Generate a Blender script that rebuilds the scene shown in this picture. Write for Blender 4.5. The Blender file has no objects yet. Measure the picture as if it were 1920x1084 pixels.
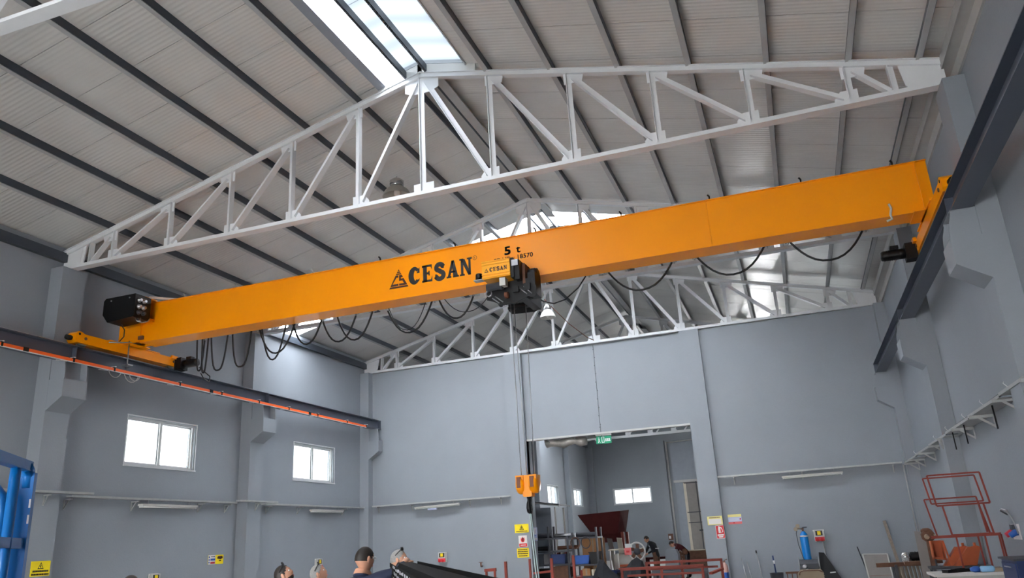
import bpy, bmesh, math, random
from mathutils import Vector, Matrix
random.seed(7)
S = bpy.context.scene
COL = S.collection
PI = math.pi
# ------------------------------------------------------------------ camera, sky, exposure
cam_d = bpy.data.cameras.new('camera')
cam_d.sensor_width = 36.0
cam_d.lens = 36.0 * 1468.06 / 1920.0
cam_d.clip_end = 300
cam = bpy.data.objects.new('camera', cam_d)
cam.location = (6.1433, -27.0738, 1.7209)
cam.rotation_euler = (1.8843, 0.0560, 0.3449)
COL.objects.link(cam)
S.camera = cam
W = bpy.data.worlds.new('overcast_sky')
S.world = W
W.use_nodes = True
bg = W.node_tree.nodes['Background']
bg.inputs['Color'].default_value = (0.97, 0.985, 1.0, 1)
bg.inputs['Strength'].default_value = 28.0
S.view_settings.view_transform = 'Standard'
S.view_settings.look = 'None'
S.view_settings.gamma = 1
S.view_settings.use_curve_mapping = False
S.view_settings.exposure = 0.3
S.cycles.max_bounces = 10
S.cycles.diffuse_bounces = 6
S.cycles.transparent_max_bounces = 12
S.cycles.sample_clamp_indirect = 8
# daylight portals at the large openings (guide the sky light; they emit nothing themselves)
def portal(loc, rot, sx, sy):
    l = bpy.data.lights.new('sky_portal', 'AREA')
    l.shape = 'RECTANGLE'; l.size = sx; l.size_y = sy
    l.cycles.is_portal = True
    o = bpy.data.objects.new('sky_portal', l)
    o.location = loc; o.rotation_euler = rot
    COL.objects.link(o)
# ------------------------------------------------------------------ materials
def lin(c):
    return tuple(((v/255)/12.92 if v/255 <= .04045 else ((v/255+.055)/1.055)**2.4) for v in c)
def mat(name, rgb, rough=.6, metal=0., spec=.5, var=.06, scale=3., bump=0., bscale=40., coat=0., stretch=None):
    m = bpy.data.materials.new(name); m.use_nodes = True
    nt = m.node_tree; b = nt.nodes['Principled BSDF']
    c = lin(rgb)
    b.inputs['Base Color'].default_value = (*c, 1)
    b.inputs['Roughness'].default_value = rough
    b.inputs['Metallic'].default_value = metal
    b.inputs['Specular IOR Level'].default_value = spec
    if coat: b.inputs['Coat Weight'].default_value = coat
    tc = nt.nodes.new('ShaderNodeTexCoord')
    src = tc.outputs['Object']
    if stretch:
        mp = nt.nodes.new('ShaderNodeMapping'); mp.inputs['Scale'].default_value = stretch
        nt.links.new(src, mp.inputs['Vector']); src = mp.outputs['Vector']
    if var:
        n = nt.nodes.new('ShaderNodeTexNoise'); n.inputs['Scale'].default_value = scale; n.inputs['Detail'].default_value = 5
        nt.links.new(src, n.inputs['Vector'])
        r = nt.nodes.new('ShaderNodeMix'); r.data_type = 'RGBA'
        r.inputs[6].default_value = (*[max(0, v*(1-2*var)) for v in c], 1)
        r.inputs[7].default_value = (*[min(1, v*(1+2*var)) for v in c], 1)
        nt.links.new(n.outputs['Fac'], r.inputs[0]); nt.links.new(r.outputs[2], b.inputs['Base Color'])
    if bump:
        n2 = nt.nodes.new('ShaderNodeTexNoise'); n2.inputs['Scale'].default_value = bscale; n2.inputs['Detail'].default_value = 4
        nt.links.new(src, n2.inputs['Vector'])
        bp = nt.nodes.new('ShaderNodeBump'); bp.inputs['Strength'].default_value = bump; bp.inputs['Distance'].default_value = .02
        nt.links.new(n2.outputs['Fac'], bp.inputs['Height']); nt.links.new(bp.outputs['Normal'], b.inputs['Normal'])
    return m
M = {}
M['wall'] = mat('grey_blue_wall_paint', (142,147,153), .55, var=.035, scale=.9, bump=.12, bscale=30)
M['wallfar'] = M['wall']
M['floor'] = mat('trowelled_concrete_floor', (168,166,162), .45, var=.12, scale=.6, bump=.1)
M['deck'] = mat('dark_roof_deck', (60,60,62), .8)
M['truss'] = mat('white_truss_paint', (236,237,239), .45, var=.04, scale=2)
M['purlin'] = mat('anthracite_purlin_paint', (54,60,68), .4, var=.06)
M['flange'] = mat('floor_lit_purlin_flange', (182,182,182), .45, var=.06)  # paler than the web to carry light thrown up by the floor
M['gutter'] = mat('galvanised_gutter', (186,185,182), .4, metal=.1, var=.06)
M['orange'] = mat('crane_orange_paint', (255,152,0), .30, spec=.35, var=.02, scale=1.5)
M['amber'] = mat('hoist_amber_paint', (255,172,8), .35, var=.03)
M['black'] = mat('black_machine_paint', (6,6,8), .45, spec=.35, var=.1)
M['rubber'] = mat('black_rubber_cable', (7,7,9), .55, var=0)
M['runway'] = mat('slate_runway_paint', (74,80,92), .38, var=.05, scale=2)
M['steel'] = mat('bare_steel', (170,170,172), .32, metal=.8, var=.06, scale=8)
M['galv'] = mat('galvanised_tray_steel', (176,176,174), .45, metal=.35, var=.1, scale=6)
M['rail_or'] = mat('orange_conductor_plastic', (255,104,40), .45, var=.05, scale=4)
M['white'] = mat('white_plastic', (232,232,230), .4, var=.02)
M['frame'] = mat('white_window_frame', (226,227,228), .4, var=.02)
M['tube'] = mat('fluorescent_tube_glass', (238,238,232), .25, var=0)
M['lampbody'] = mat('lamp_body_grey', (196,194,188), .4, var=.04)
M['chrome'] = mat('spun_aluminium', (200,200,200), .2, metal=.9, var=.03)
M['lampdome'] = mat('dusty_lamp_dome', (172,168,160), .4, metal=.3, var=.08)
M['profile'] = mat('matt_black_profile', (12,12,13), .8, spec=.15, var=.1)
M['red'] = mat('red_oxide_primer', (134,50,36), .6, var=.12, scale=5)
M['maroon'] = mat('maroon_hopper_primer', (82,38,38), .85, spec=.12, var=.1, scale=4)
M['orangered'] = mat('orange_primer', (178,84,40), .55, var=.1, scale=6)
M['blue'] = mat('lift_blue_paint', (0,88,152), .45, spec=.3, var=.04, coat=.2)
M['cylblue'] = mat('gas_cylinder_blue', (0,124,205), .35, var=.05, scale=8)
M['dkblue'] = mat('dark_blue_plastic', (26,48,96), .5, var=.08)
M['midblue'] = mat('blue_plastic', (40,90,170), .45, var=.06)
M['yellow'] = mat('sign_yellow', (246,218,20), .45, var=.02)
M['paley'] = mat('faded_sign_yellow', (232,220,140), .5, var=.03)
M['signwhite'] = mat('sign_white', (232,226,222), .5, var=.02)
M['signred'] = mat('sign_red', (206,32,40), .45, var=.03)
M['signpink'] = mat('faded_sign_red', (226,110,110), .5, var=.03)
M['extpale'] = mat('faded_extinguisher_paint', (206,164,152), .4, var=.08)
M['signblue'] = mat('sign_lilac', (188,192,220), .5, var=.03)
M['ink'] = mat('print_black', (28,26,26), .5, var=0)
M['inkbrown'] = mat('print_dark_maroon', (58,18,14), .5, var=.1, scale=6)
M['green'] = mat('exit_sign_green', (0,140,100), .4, var=.02)
M['khaki'] = mat('beige_cover', (160,142,120), .7, var=.1)
M['brown'] = mat('rusty_brown_steel', (104,70,52), .7, var=.25, scale=9)
M['wood'] = mat('weathered_plank', (128,116,104), .75, var=.2, scale=5, stretch=(6,6,.6))
M['card'] = mat('brown_cardboard', (172,124,82), .8, var=.06)
M['greyboard'] = mat('grey_board', (140,134,130), .7, var=.08)
M['darkgrey'] = mat('dark_grey_steel', (58,60,66), .5, var=.12, scale=4)
M['skin'] = mat('skin', (198,146,120), .5, var=.06, scale=20)
M['hairdark'] = mat('dark_hair', (34,26,22), .6, var=.2, scale=60)
M['hairgrey'] = mat('grey_hair', (140,138,136), .6, var=.2, scale=60)
M['navy'] = mat('navy_jacket', (24,32,58), .8, var=.1, scale=8)
M['blackcloth'] = mat('black_workwear', (26,28,34), .85, var=.12, scale=8)
M['maroonc'] = mat('maroon_jumper', (84,24,32), .85, var=.1, scale=8)
M['greycloth'] = mat('grey_shirt', (120,122,128), .85, var=.1, scale=8)
M['redcloth'] = mat('red_collar_shirt', (170,50,40), .85, var=.1, scale=8)
M['jeans'] = mat('dark_trousers', (42,46,62), .85, var=.12, scale=8)
M['shoe'] = mat('work_boots', (40,34,30), .7)
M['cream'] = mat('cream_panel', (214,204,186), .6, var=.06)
M['teal'] = mat('pale_teal_webbing', (206,222,220), .7, var=.08, scale=10)
M['coil'] = mat('silver_duct_foil', (190,184,176), .35, metal=.5, var=.15, scale=8, bump=.5, bscale=6)
M['net'] = mat('white_wrap', (206,208,212), .5, var=.08)
M['pvc'] = mat('bluegrey_panel', (150,156,166), .55, var=.05)
M['copper'] = mat('brown_cable', (120,70,48), .6, var=0)
M['pinkpipe'] = mat('pale_conduit', (222,196,180), .5, var=.04)
M['clear_bottle'] = mat('pale_blue_bottle', (150,200,235), .25, var=.04)
M['socketred'] = mat('socket_red', (214,60,74), .4, var=.03)
# roof panel: pale sheet with fine ribs along the slope
def roof_mat():
    m = mat('pale_ribbed_roof_sheet', (229,226,222), .28, metal=.15, spec=.5, var=.05, scale=1.2)
    nt = m.node_tree; b = nt.nodes['Principled BSDF']
    g = nt.nodes.new('ShaderNodeNewGeometry'); sp = nt.nodes.new('ShaderNodeSeparateXYZ')
    nt.links.new(g.outputs['Position'], sp.inputs[0])
    mu = nt.nodes.new('ShaderNodeMath'); mu.operation = 'MULTIPLY'; mu.inputs[1].default_value = 2*PI/.0958
    nt.links.new(sp.outputs['Y'], mu.inputs[0])
    si = nt.nodes.new('ShaderNodeMath'); si.operation = 'SINE'; nt.links.new(mu.outputs[0], si.inputs[0])
    bp = nt.nodes.new('ShaderNodeBump'); bp.inputs['Strength'].default_value = .36; bp.inputs['Distance'].default_value = .006
    nt.links.new(si.outputs[0], bp.inputs['Height']); nt.links.new(bp.outputs['Normal'], b.inputs['Normal'])
    return m
M['roof'] = roof_mat()
def sheet_mat(name, tint, trans, band=0., tl_col=(.8,.84,.88)):
    m = bpy.data.materials.new(name); m.use_nodes = True
    nt = m.node_tree; nt.nodes.clear()
    out = nt.nodes.new('ShaderNodeOutputMaterial')
    t = nt.nodes.new('ShaderNodeBsdfTransparent'); t.inputs[0].default_value = (*tint, 1)
    tl = nt.nodes.new('ShaderNodeBsdfTranslucent'); tl.inputs[0].default_value = (*tl_col,1)
    mx = nt.nodes.new('ShaderNodeMixShader'); mx.inputs[0].default_value = trans
    nt.links.new(tl.outputs[0], mx.inputs[1]); nt.links.new(t.outputs[0], mx.inputs[2])
    if band:
        tc = nt.nodes.new('ShaderNodeTexCoord'); w = nt.nodes.new('ShaderNodeTexWave')
        w.bands_direction = 'Y'; w.inputs['Scale'].default_value = .42; w.inputs['Distortion'].default_value = 1.2; w.inputs['Detail'].default_value = 1
        nt.links.new(tc.outputs['Object'], w.inputs['Vector'])
        mr = nt.nodes.new('ShaderNodeMapRange'); mr.inputs[3].default_value = trans*(1-band); mr.inputs[4].default_value = trans
        nt.links.new(w.outputs['Fac'], mr.inputs[0]); nt.links.new(mr.outputs[0], mx.inputs[0])
    nt.links.new(mx.outputs[0], out.inputs[0])
    return m
M['sky_sheet'] = sheet_mat('clear_skylight_sheet', (.95,.97,1), .8)
M['sky_sheet2'] = sheet_mat('weathered_skylight_sheet', (.89,.945,1), .165, .30, (.06,.065,.07))
def glass_mat():
    m = bpy.data.materials.new('window_glass'); m.use_nodes = True
    nt = m.node_tree; nt.nodes.clear()
    out = nt.nodes.new('ShaderNodeOutputMaterial')
    t = nt.nodes.new('ShaderNodeBsdfTransparent'); t.inputs[0].default_value = (.34,.355,.36,1)
    g = nt.nodes.new('ShaderNodeBsdfGlossy'); g.inputs['Roughness'].default_value = .05
    mx = nt.nodes.new('ShaderNodeMixShader'); mx.inputs[0].default_value = .06
    nt.links.new(t.outputs[0], mx.inputs[1]); nt.links.new(g.outputs[0], mx.inputs[2]); nt.links.new(mx.outputs[0], out.inputs[0])
    return m
M['glass'] = glass_mat()
# ------------------------------------------------------------------ mesh builder
WL = {}
class MB:
    def __init__(s): s.v = []; s.f = []; s.mi = []; s.cur = 0; s.sm = []; s.smooth = False
    def add(s, vs, fs):
        o = len(s.v); s.v += [Vector(v) for v in vs]
        for f in fs: s.f.append([o+i for i in f]); s.mi.append(s.cur); s.sm.append(s.smooth)
        return s
    def box(s, x0, x1, y0, y1, z0, z1):
        return s.add([(x0,y0,z0),(x1,y0,z0),(x1,y1,z0),(x0,y1,z0),(x0,y0,z1),(x1,y0,z1),(x1,y1,z1),(x0,y1,z1)],
                     [(0,3,2,1),(4,5,6,7),(0,1,5,4),(1,2,6,5),(2,3,7,6),(3,0,4,7)])
    def bar(s, p, q, w, h, up=(0,0,1), off=(0,0)):
        p = Vector(p); q = Vector(q); d = (q-p).normalized(); u = Vector(up)
        if abs(d.dot(u)) > .98: u = Vector((1,0,0)) if abs(d.x) < .9 else Vector((0,1,0))
        a = d.cross(u).normalized(); b = a.cross(d).normalized()
        vs = []
        for e in (p, q):
            for sx, sz in ((-1,-1),(1,-1),(1,1),(-1,1)): vs.append(e + a*(off[0]+sx*w/2) + b*(off[1]+sz*h/2))
        return s.add(vs, [(0,1,2,3)[::-1],(4,5,6,7)[::-1][::-1],(0,1,5,4),(1,2,6,5),(2,3,7,6),(3,0,4,7)])
    def prism(s, poly, axis, a0, a1):
        # poly: 2-D points; axis 'x': (y,z), 'y': (x,z), 'z': (x,y)
        def P(u, v, t): return {'x': (t,u,v), 'y': (u,t,v), 'z': (u,v,t)}[axis]
        n = len(poly)
        vs = [P(u, v, a0) for u, v in poly] + [P(u, v, a1) for u, v in poly]
        return s.add(vs, [tuple(range(n))[::-1], tuple(range(n, 2*n))] + [(i,(i+1)%n,n+(i+1)%n,n+i) for i in range(n)])
    def tube(s, pts, r, n=6, cap=True):
        pts = [Vector(p) for p in pts]; rs = r if isinstance(r, (list, tuple)) else [r]*len(pts)
        vs = []; up = None
        for i, p in enumerate(pts):
            d = (pts[min(i+1, len(pts)-1)] - pts[max(i-1, 0)])
            d = d.normalized() if d.length > 1e-9 else Vector((0,0,1))
            if up is None: up = Vector((0,0,1)) if abs(d.z) < .9 else Vector((1,0,0))
            a = d.cross(up)
            if a.length < 1e-5: a = d.cross(Vector((0,1,0)))
            a.normalize(); up = a.cross(d).normalized()
            for k in range(n):
                t = 2*PI*k/n; vs.append(p + a*(math.cos(t)*rs[i]) + up*(math.sin(t)*rs[i]))
        fs = [(i*n+k, i*n+(k+1)%n, (i+1)*n+(k+1)%n, (i+1)*n+k) for i in range(len(pts)-1) for k in range(n)]
        sm = s.smooth; s.smooth = True; o = len(s.v); s.add(vs, fs); s.smooth = sm
        if cap:
            m = (len(pts)-1)*n
            s.f += [[o+k for k in range(n)][::-1], [o+m+k for k in range(n)]]; s.mi += [s.cur]*2; s.sm += [False]*2
        return s
    def lathe(s, prof, c=(0,0,0), axis='z', n=16, cap=True):
        c = Vector(c); vs = []
        for r, h in prof:
            for k in range(n):
                t = 2*PI*k/n; a, b = r*math.cos(t), r*math.sin(t)
                vs.append(c + Vector({'z': (a,b,h), 'x': (h,a,b), 'y': (b,h,a)}[axis]))
        fs = [(i*n+k, i*n+(k+1)%n, (i+1)*n+(k+1)%n, (i+1)*n+k) for i in range(len(prof)-1) for k in range(n)]
        sm = s.smooth; s.smooth = True; o = len(s.v); s.add(vs, fs); s.smooth = sm
        if cap:
            m = (len(prof)-1)*n
            s.f += [[o+k for k in range(n)][::-1], [o+m+k for k in range(n)]]; s.mi += [s.cur]*2; s.sm += [False]*2
        return s
    def flat(s, poly, axis='y', at=0., th=.004):
        return s.prism(poly, axis, at-th/2, at+th/2)
    def mesh(s, name, mats, off=(0,0,0)):
        off = Vector(off)
        me = bpy.data.meshes.new(name)
        me.from_pydata([tuple(v-off) for v in s.v], [], s.f)
        for m in (mats if isinstance(mats, (list, tuple)) else [mats]): me.materials.append(M[m] if isinstance(m, str) else m)
        me.polygons.foreach_set('material_index', s.mi)
        me.polygons.foreach_set('use_smooth', s.sm)
        bm = bmesh.new(); bm.from_mesh(me); bmesh.ops.recalc_face_normals(bm, faces=bm.faces); bm.to_mesh(me); bm.free()
        me.update()
        return me
def thing(name, label, cat, loc=(0,0,0), group=None):
    o = bpy.data.objects.new(name, None); o.empty_display_size = .2
    COL.objects.link(o); o.location = loc; WL[o] = Vector(loc)
    o['label'] = label; o['category'] = cat
    if group: o['group'] = group
    return o
def part(name, mb, m, parent, label=None, kind=None):
    base = WL[parent]
    o = bpy.data.objects.new(name, mb.mesh(name, m, base)); COL.objects.link(o)
    o.parent = parent; WL[o] = base
    if label: o['label'] = label
    if kind: o['kind'] = kind
    return o
def solo(name, mb, m, label, cat, loc=(0,0,0), group=None):
    o = bpy.data.objects.new(name, mb.mesh(name, m, loc)); COL.objects.link(o)
    o.location = loc; WL[o] = Vector(loc); o['label'] = label; o['category'] = cat
    if group: o['group'] = group
    return o
def struct(name, mb, m, label=None, cat=None):
    o = bpy.data.objects.new(name, mb.mesh(name, m)); COL.objects.link(o); WL[o] = Vector((0,0,0))
    o['kind'] = 'structure'
    if label: o['label'] = label
    if cat: o['category'] = cat
    return o
def inst(o, parent, loc=(0,0,0)):
    c = o.copy(); COL.objects.link(c); c.parent = parent; c.location = loc; WL[c] = WL[parent]
    return c
def copy_tree(root, loc, rotz=0., label=None):
    def rec(o, par):
        c = o.copy(); COL.objects.link(c); WL[c] = Vector(loc)
        if par is not None: c.parent = par
        for ch in list(o.children): rec(ch, c)
        return c
    r = rec(root, None); r.location = loc; r.rotation_euler = (0,0,rotz)
    if label: r['label'] = label
    return r
# text -> flat lettering mesh on an upright face looking towards -y (or any frame)
def text_verts(txt, size):
    cu = bpy.data.curves.new('t', 'FONT'); cu.body = txt; cu.size = size; cu.resolution_u = 3
    o = bpy.data.objects.new('t', cu); COL.objects.link(o)
    dg = bpy.context.evaluated_depsgraph_get(); dg.update()
    me = o.evaluated_get(dg).to_mesh()
    vs = [v.co.copy() for v in me.vertices]; fs = [tuple(p.vertices) for p in me.polygons]
    o.evaluated_get(dg).to_mesh_clear()
    bpy.data.objects.remove(o); bpy.data.curves.remove(cu)
    return vs, fs
def put_text(mb, txt, size, org, ux=(1,0,0), uy=(0,0,1), width=None, bold=0.):
    vs, fs = text_verts(txt, size)
    ux = Vector(ux); uy = Vector(uy); org = Vector(org)
    w = max(v.x for v in vs) - min(v.x for v in vs); k = width/w if width else 1.
    x0 = min(v.x for v in vs)
    for dx, dy in (((0,0),(bold,0),(0,bold),(bold,bold)) if bold else ((0,0),)):
        mb.add([org + ux*((v.x-x0)*k+dx) + uy*(v.y+dy) for v in vs], fs)
# ------------------------------------------------------------------ measured frame of the hall
XL, XR = -9.45, 9.62           # wall faces
PFL, PFR = -9.08, 9.30         # pilaster faces
TY = [-21.09, -14.06, -7.03, 0.0, 7.03, 14.06, 21.09, 28.5]
Y0, Y1 = -34.0, 35.1
ZB, ZA, SL = 8.47, 11.18, .248
def zr(x, o=0.): return ZA + o - SL*abs(x)
# floor
struct('floor', MB().box(-9.9, 10.1, -48, 35.5, -.2, 0), 'floor')
# walls with openings
def wall_cells(mb, u0, u1, z0, z1, holes, put):
    us = sorted({u0, u1, *[h[0] for h in holes], *[h[1] for h in holes]}); zs = sorted({z0, z1, *[h[2] for h in holes], *[h[3] for h in holes]})
    for i in range(len(us)-1):
        for j in range(len(zs)-1):
            cu, cz = (us[i]+us[i+1])/2, (zs[j]+zs[j+1])/2
            if not any(h[0] < cu < h[1] and h[2] < cz < h[3] for h in holes): put(us[i], us[i+1], zs[j], zs[j+1])
WIN = [(-18.76,-16.30,4.1,5.32), (-11.69,-9.24,4.1,5.32), (-4.60,-2.13,4.1,5.32), (9.6,12.05,4.1,5.32), (16.7,19.15,4.1,5.32), (23.8,26.25,4.05,5.24), (30.3,32.7,4.05,5.24)]  # the first one lies out of view, put in for its daylight
mb = MB(); wall_cells(mb, Y0, Y1+.3, 0, 9.0, WIN, lambda a, b, c, d: mb.box(XL-.28, XL, a, b, c, d)); wall_l = struct('wall_left', mb, 'wall')
mb = MB(); mb.box(XR, XR+.28, Y0, Y1+.3, 0, 8.95); wall_r = struct('wall_right', mb, 'wall')
mb = MB()
mb.box(XL, -2.83, 0, .25, 0, 8.40); mb.box(3.03, XR, 0, .25, 0, 8.40)
wall_b = struct('wall_back', mb, 'wall')
for i, (a, b) in enumerate(((-2.83, -.09), (-.075, 3.03))):
    part('lintel_panel', MB().box(a, b, .04, .2, 5.22, 8.40), 'wall', wall_b)
mb = MB()
for z in (8.2, 7.6, 7.0, 6.4, 5.8, 5.4):
    mb.box(-.11, -.085, .025, .042, z-.012, z+.012); mb.box(-.075, -.05, .025, .042, z-.3-.012, z-.3+.012)
part('rivet_row', mb, 'darkgrey', wall_b, kind='stuff')
part('lintel_edge', MB().box(-2.83, 3.03, .0, .24, 5.16, 5.225), 'gutter', wall_b)
for x0, x1 in ((-3.49, -2.83), (3.03, 3.69)):
    part('pilaster', MB().box(x0, x1, -.14, .55, 0, 8.40), 'wall', wall_b)
EW = (-7.55, -4.62, 4.08, 5.25)
mb = MB(); wall_cells(mb, XL, XR, 0, 11.6, [EW, (-2.74, 2.4, 0, 5.42), (4.6, 8.2, 0, 4.3)], lambda a, b, c, d: mb.box(a, b, Y1, Y1+.3, c, d))
mb0 = MB(); wall_cells(mb0, XL, XR, 0, 11.6, [(-3.5, 3.5, 0, 4.5)], lambda a, b, c, d: mb0.box(a, b, Y0-.3, Y0, c, d)); struct('wall_front', mb0, 'wall')  # unseen front wall, its gate opening sized for the light let in
wall_e = struct('wall_end', mb, 'wall')
part('pilaster', MB().box(-3.75, -3.2, Y1-.35, Y1, 0, 8.6), 'wall', wall_e)
part('pilaster', MB().box(XL, -8.95, Y1-.35, Y1, 0, 8.6), 'wall', wall_e)
part('drain_pipe', MB().tube([(-3.05, Y1-.2, 0), (-3.05, Y1-.2, 8.5)], .07, 8), 'gutter', wall_e)
part('drain_pipe', MB().tube([(-3.05, Y1-.2, 8.42), (1.5, Y1-.2, 8.55)], .05, 8), 'gutter', wall_e)
part('door_lintel', MB().box(-2.8, 2.4, Y1-.12, Y1, 5.38, 5.55), 'gutter', wall_e)
part('upper_panel', MB().box(-2.8, 2.4, Y1-.08, Y1, 5.55, 8.4), 'pvc', wall_e)
# far sliding door, slightly open
dr = struct('door_1', MB().box(-2.13, .6, Y1+.05, Y1+.12, 0, 5.4), 'greyboard')
for z in (2.4, 3.15, 5.3): part('rail', MB().box(-2.04, .6, Y1-.02, Y1+.05, z-.03, z+.03), 'darkgrey', dr)
for x in (-1.15, -.3, .5): part('stile', MB().box(x-.03, x+.03, Y1-.03, Y1+.05, 0, 5.4), 'darkgrey', dr)
part('lit_edge_strip', MB().box(-2.12, -1.92, Y1+.02, Y1+.05, 0, 5.3), 'cream', dr)  # daylight catching the door edge, painted as a cream strip
part('edge_panel', MB().box(-2.74, -2.12, Y1+.05, Y1+.12, 0, 5.4), 'pvc', dr)
# unseen strip curtain, added to dim daylight through the end wall's farther gate
d2 = struct('added_dimming_curtain', MB().box(4.6, 8.2, Y1+.1, Y1+.16, 4.2, 4.3), 'gutter')
for k in range(9): part('dimming_strip', MB().box(4.6+.4*k+.004, 5.0+.4*k-.004, Y1+.125+.012*(k % 2), Y1+.131+.012*(k % 2), 0, 4.2), 'glass', d2)
# pilasters and corbels on the side walls
def pil_mesh(side, y):
    xw, xf, s = (XL, PFL, 1) if side < 0 else (XR, PFR, -1)
    return MB().box(min(xw, xf), max(xw, xf), y-.32, y+.32, 0, 8.40)
def corbel_mesh(side, y):
    xf, s = (PFL, 1) if side < 0 else (PFR, -1)
    xo = xf + s*.43
    return MB().prism([(xf, 5.03), (xo, 5.31), (xo, 5.72), (xf, 5.72)], 'y', y-.318, y+.318)
for y in TY:
    for side, w in ((-1, wall_l), (1, wall_r)):
        p = part('pilaster', pil_mesh(side, y), 'wall', w)
        if y < 1: part('corbel', corbel_mesh(side, y), 'wall', p)
# eave trims
mb = MB(); mb.box(9.42, 9.62, Y0, Y1, 8.72, 8.76); mb.box(9.58, 9.62, Y0, Y1, 8.5, 8.76); mb.box(9.40, 9.43, Y0, Y1, 8.72, 8.92)
struct('trim_1', mb, 'gutter', 'pale folded gutter along the top of right wall')
struct('trim_2', MB().box(-9.45, -9.33, Y0, Y1, 8.62, 8.84), 'purlin', 'dark eave strip along the top of left wall')
# ------------------------------------------------------------------ windows
def window(n, fr, axis, at, u0, u1, z0, z1, depth=.28):
    def B(mb, ua, ub, za, zb, d0, d1):
        if axis == 'x': mb.box(min(at-d0, at-d1), max(at-d0, at-d1), ua, ub, za, zb)
        else: mb.box(ua, ub, min(at+d0, at+d1), max(at+d0, at+d1), za, zb)
    mb = MB(); t = .05
    for a in ((u0, u1, z0, z0+t), (u0, u1, z1-t, z1), (u0, u0+t, z0+t, z1-t), (u1-t, u1, z0+t, z1-t)): B(mb, *a, .10, .18)
    r = struct('window_%d' % n, mb, 'frame')
    um = (u0+u1)/2
    for i, (a, b) in enumerate(((u0+t, um+.05), (um-.05, u1-t))):
        mb = MB(); dd = .11 + .03*i
        for q in ((a, b, z0+t, z0+t+.04), (a, b, z1-t-.04, z1-t), (a, a+.045, z0+t, z1-t), (b-.045, b, z0+t, z1-t)): B(mb, *q, dd, dd+.03)
        if i == 0: B(mb, um-.045, um+.045, z0+t, z1-t, dd-.02, dd)
        sa = part('sash', mb, 'frame', r)
        mb = MB(); B(mb, a+.045, b-.045, z0+t+.04, z1-t-.04, dd+.01, dd+.018); part('pane', mb, 'glass', sa)
    mb = MB(); B(mb, u0-.04, u1+.04, z0-.035, z0, -.03, .12); part('sill', mb, 'frame', r)
    mb = MB(); B(mb, u0-.035, u1+.035, z1, z1+.03, -.008, .03); B(mb, u0-.03, u0, z0, z1, -.008, .03); B(mb, u1, u1+.03, z0, z1, -.008, .03); part('casing', mb, 'frame', r)
    return r
for i, (a, b, c, d) in enumerate(WIN):
    window(i+1, 'f', 'x', XL, a, b, c, d)
window(len(WIN)+1, 'f', 'y', Y1, *EW)
# ------------------------------------------------------------------ roof
mb = MB()
RZ = [(-14.06-7.03, -14.15)]       # bay with the ridge skylight
STRIP = [(-5.62, -4.46), (8.44, 9.6), (22.5, 23.66)]
def slope_slab(mb, side, x0, x1, y0, y1, o0, o1):
    a, b = side*x0, side*x1
    mb.prism([(a, zr(a, o0)), (b, zr(b, o0)), (b, zr(b, o1)), (a, zr(a, o1))], 'y', y0, y1)
ycuts = []
y = Y0 - 1
segs = [(Y0-1, -28.05, .0, .0), (-28.05, -14.15, .82, 1.03), (-14.15, -5.62, 0, 0), (-4.46, 8.44, 0, 0), (9.6, 22.5, 0, 0), (23.66, Y1+.4, 0, 0)]
for y0, y1, xl, xr in segs:
    slope_slab(mb, -1, xl, 9.8, y0, y1, .275, .33); slope_slab(mb, 1, xr, 9.95, y0, y1, .275, .33)
ceil = struct('ceiling', mb, 'deck')
def panel_edges(y0, y1):
    n = max(1, round((y1-y0)/1.155)); return [y0+(y1-y0)*i/n for i in range(n+1)]
for y0, y1, xl, xr in segs:
    e = panel_edges(y0, y1)
    for a, b in zip(e, e[1:]):
        for side, xi, xo in ((-1, max(xl, .16), 9.8), (1, max(xr, .16), 9.95)):
            m_ = MB(); dz = random.uniform(-.003, .003)
            slope_slab(m_, side, xi, xo, a+.008, b-.008, .22+dz, .274)
            part('roof_panel', m_, 'roof', ceil)
# skylight sheets, the ridge run lengthened out of view to add daylight
def sheet(side, x0, x1, y0, y1, m, nm='skylight_sheet'):
    m_ = MB(); slope_slab(m_, side, x0, x1, y0, y1, .235, .25); return part(nm, m_, m, ceil)
for k in range(6):
    ya = -28.05 + k*2.3165
    sheet(-1, .345, .82, ya+.004, ya+2.316, 'sky_sheet'); sheet(1, .12, 1.03, ya+.004, ya+2.316, 'sky_sheet2')
    sheet(-1, .0, .335, ya+.004, ya+2.316, 'sky_sheet2'); sheet(1, .0, .11, ya+.004, ya+2.316, 'sky_sheet2')
for a, b in STRIP:
    for x0, x1 in ((0, 2.83), (2.83, 5.45), (5.45, 8.1), (8.1, 9.8)):
        for sd_ in (-1, 1):
            if (a < 0 and (sd_ < 0 or x1 < 6)) or (a > 0 and sd_ < 0 and x0 > 2): sheet(sd_, x0+.003, x1-.003, a, b, 'sky_sheet')
            elif a > 0:
                xe_ = 9.95 if x1 > 9 and sd_ > 0 else x1
                m_ = MB(); slope_slab(m_, sd_, max(x0, .16), xe_, a+.008, b-.008, .22, .274); part('roof_panel', m_, 'roof', ceil)
                m_ = MB(); slope_slab(m_, sd_, x0, xe_, a, b, .275, .33); part('deck_strip', m_, 'deck', ceil)
m_ = MB(); slope_slab(m_, 1, 5.45, 9.95, STRIP[0][0]+.008, STRIP[0][1]-.008, .22, .274); part('roof_panel', m_, 'roof', ceil)
m_ = MB(); slope_slab(m_, 1, 5.45, 9.95, STRIP[0][0], STRIP[0][1], .275, .33); part('deck_strip', m_, 'deck', ceil)
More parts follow.
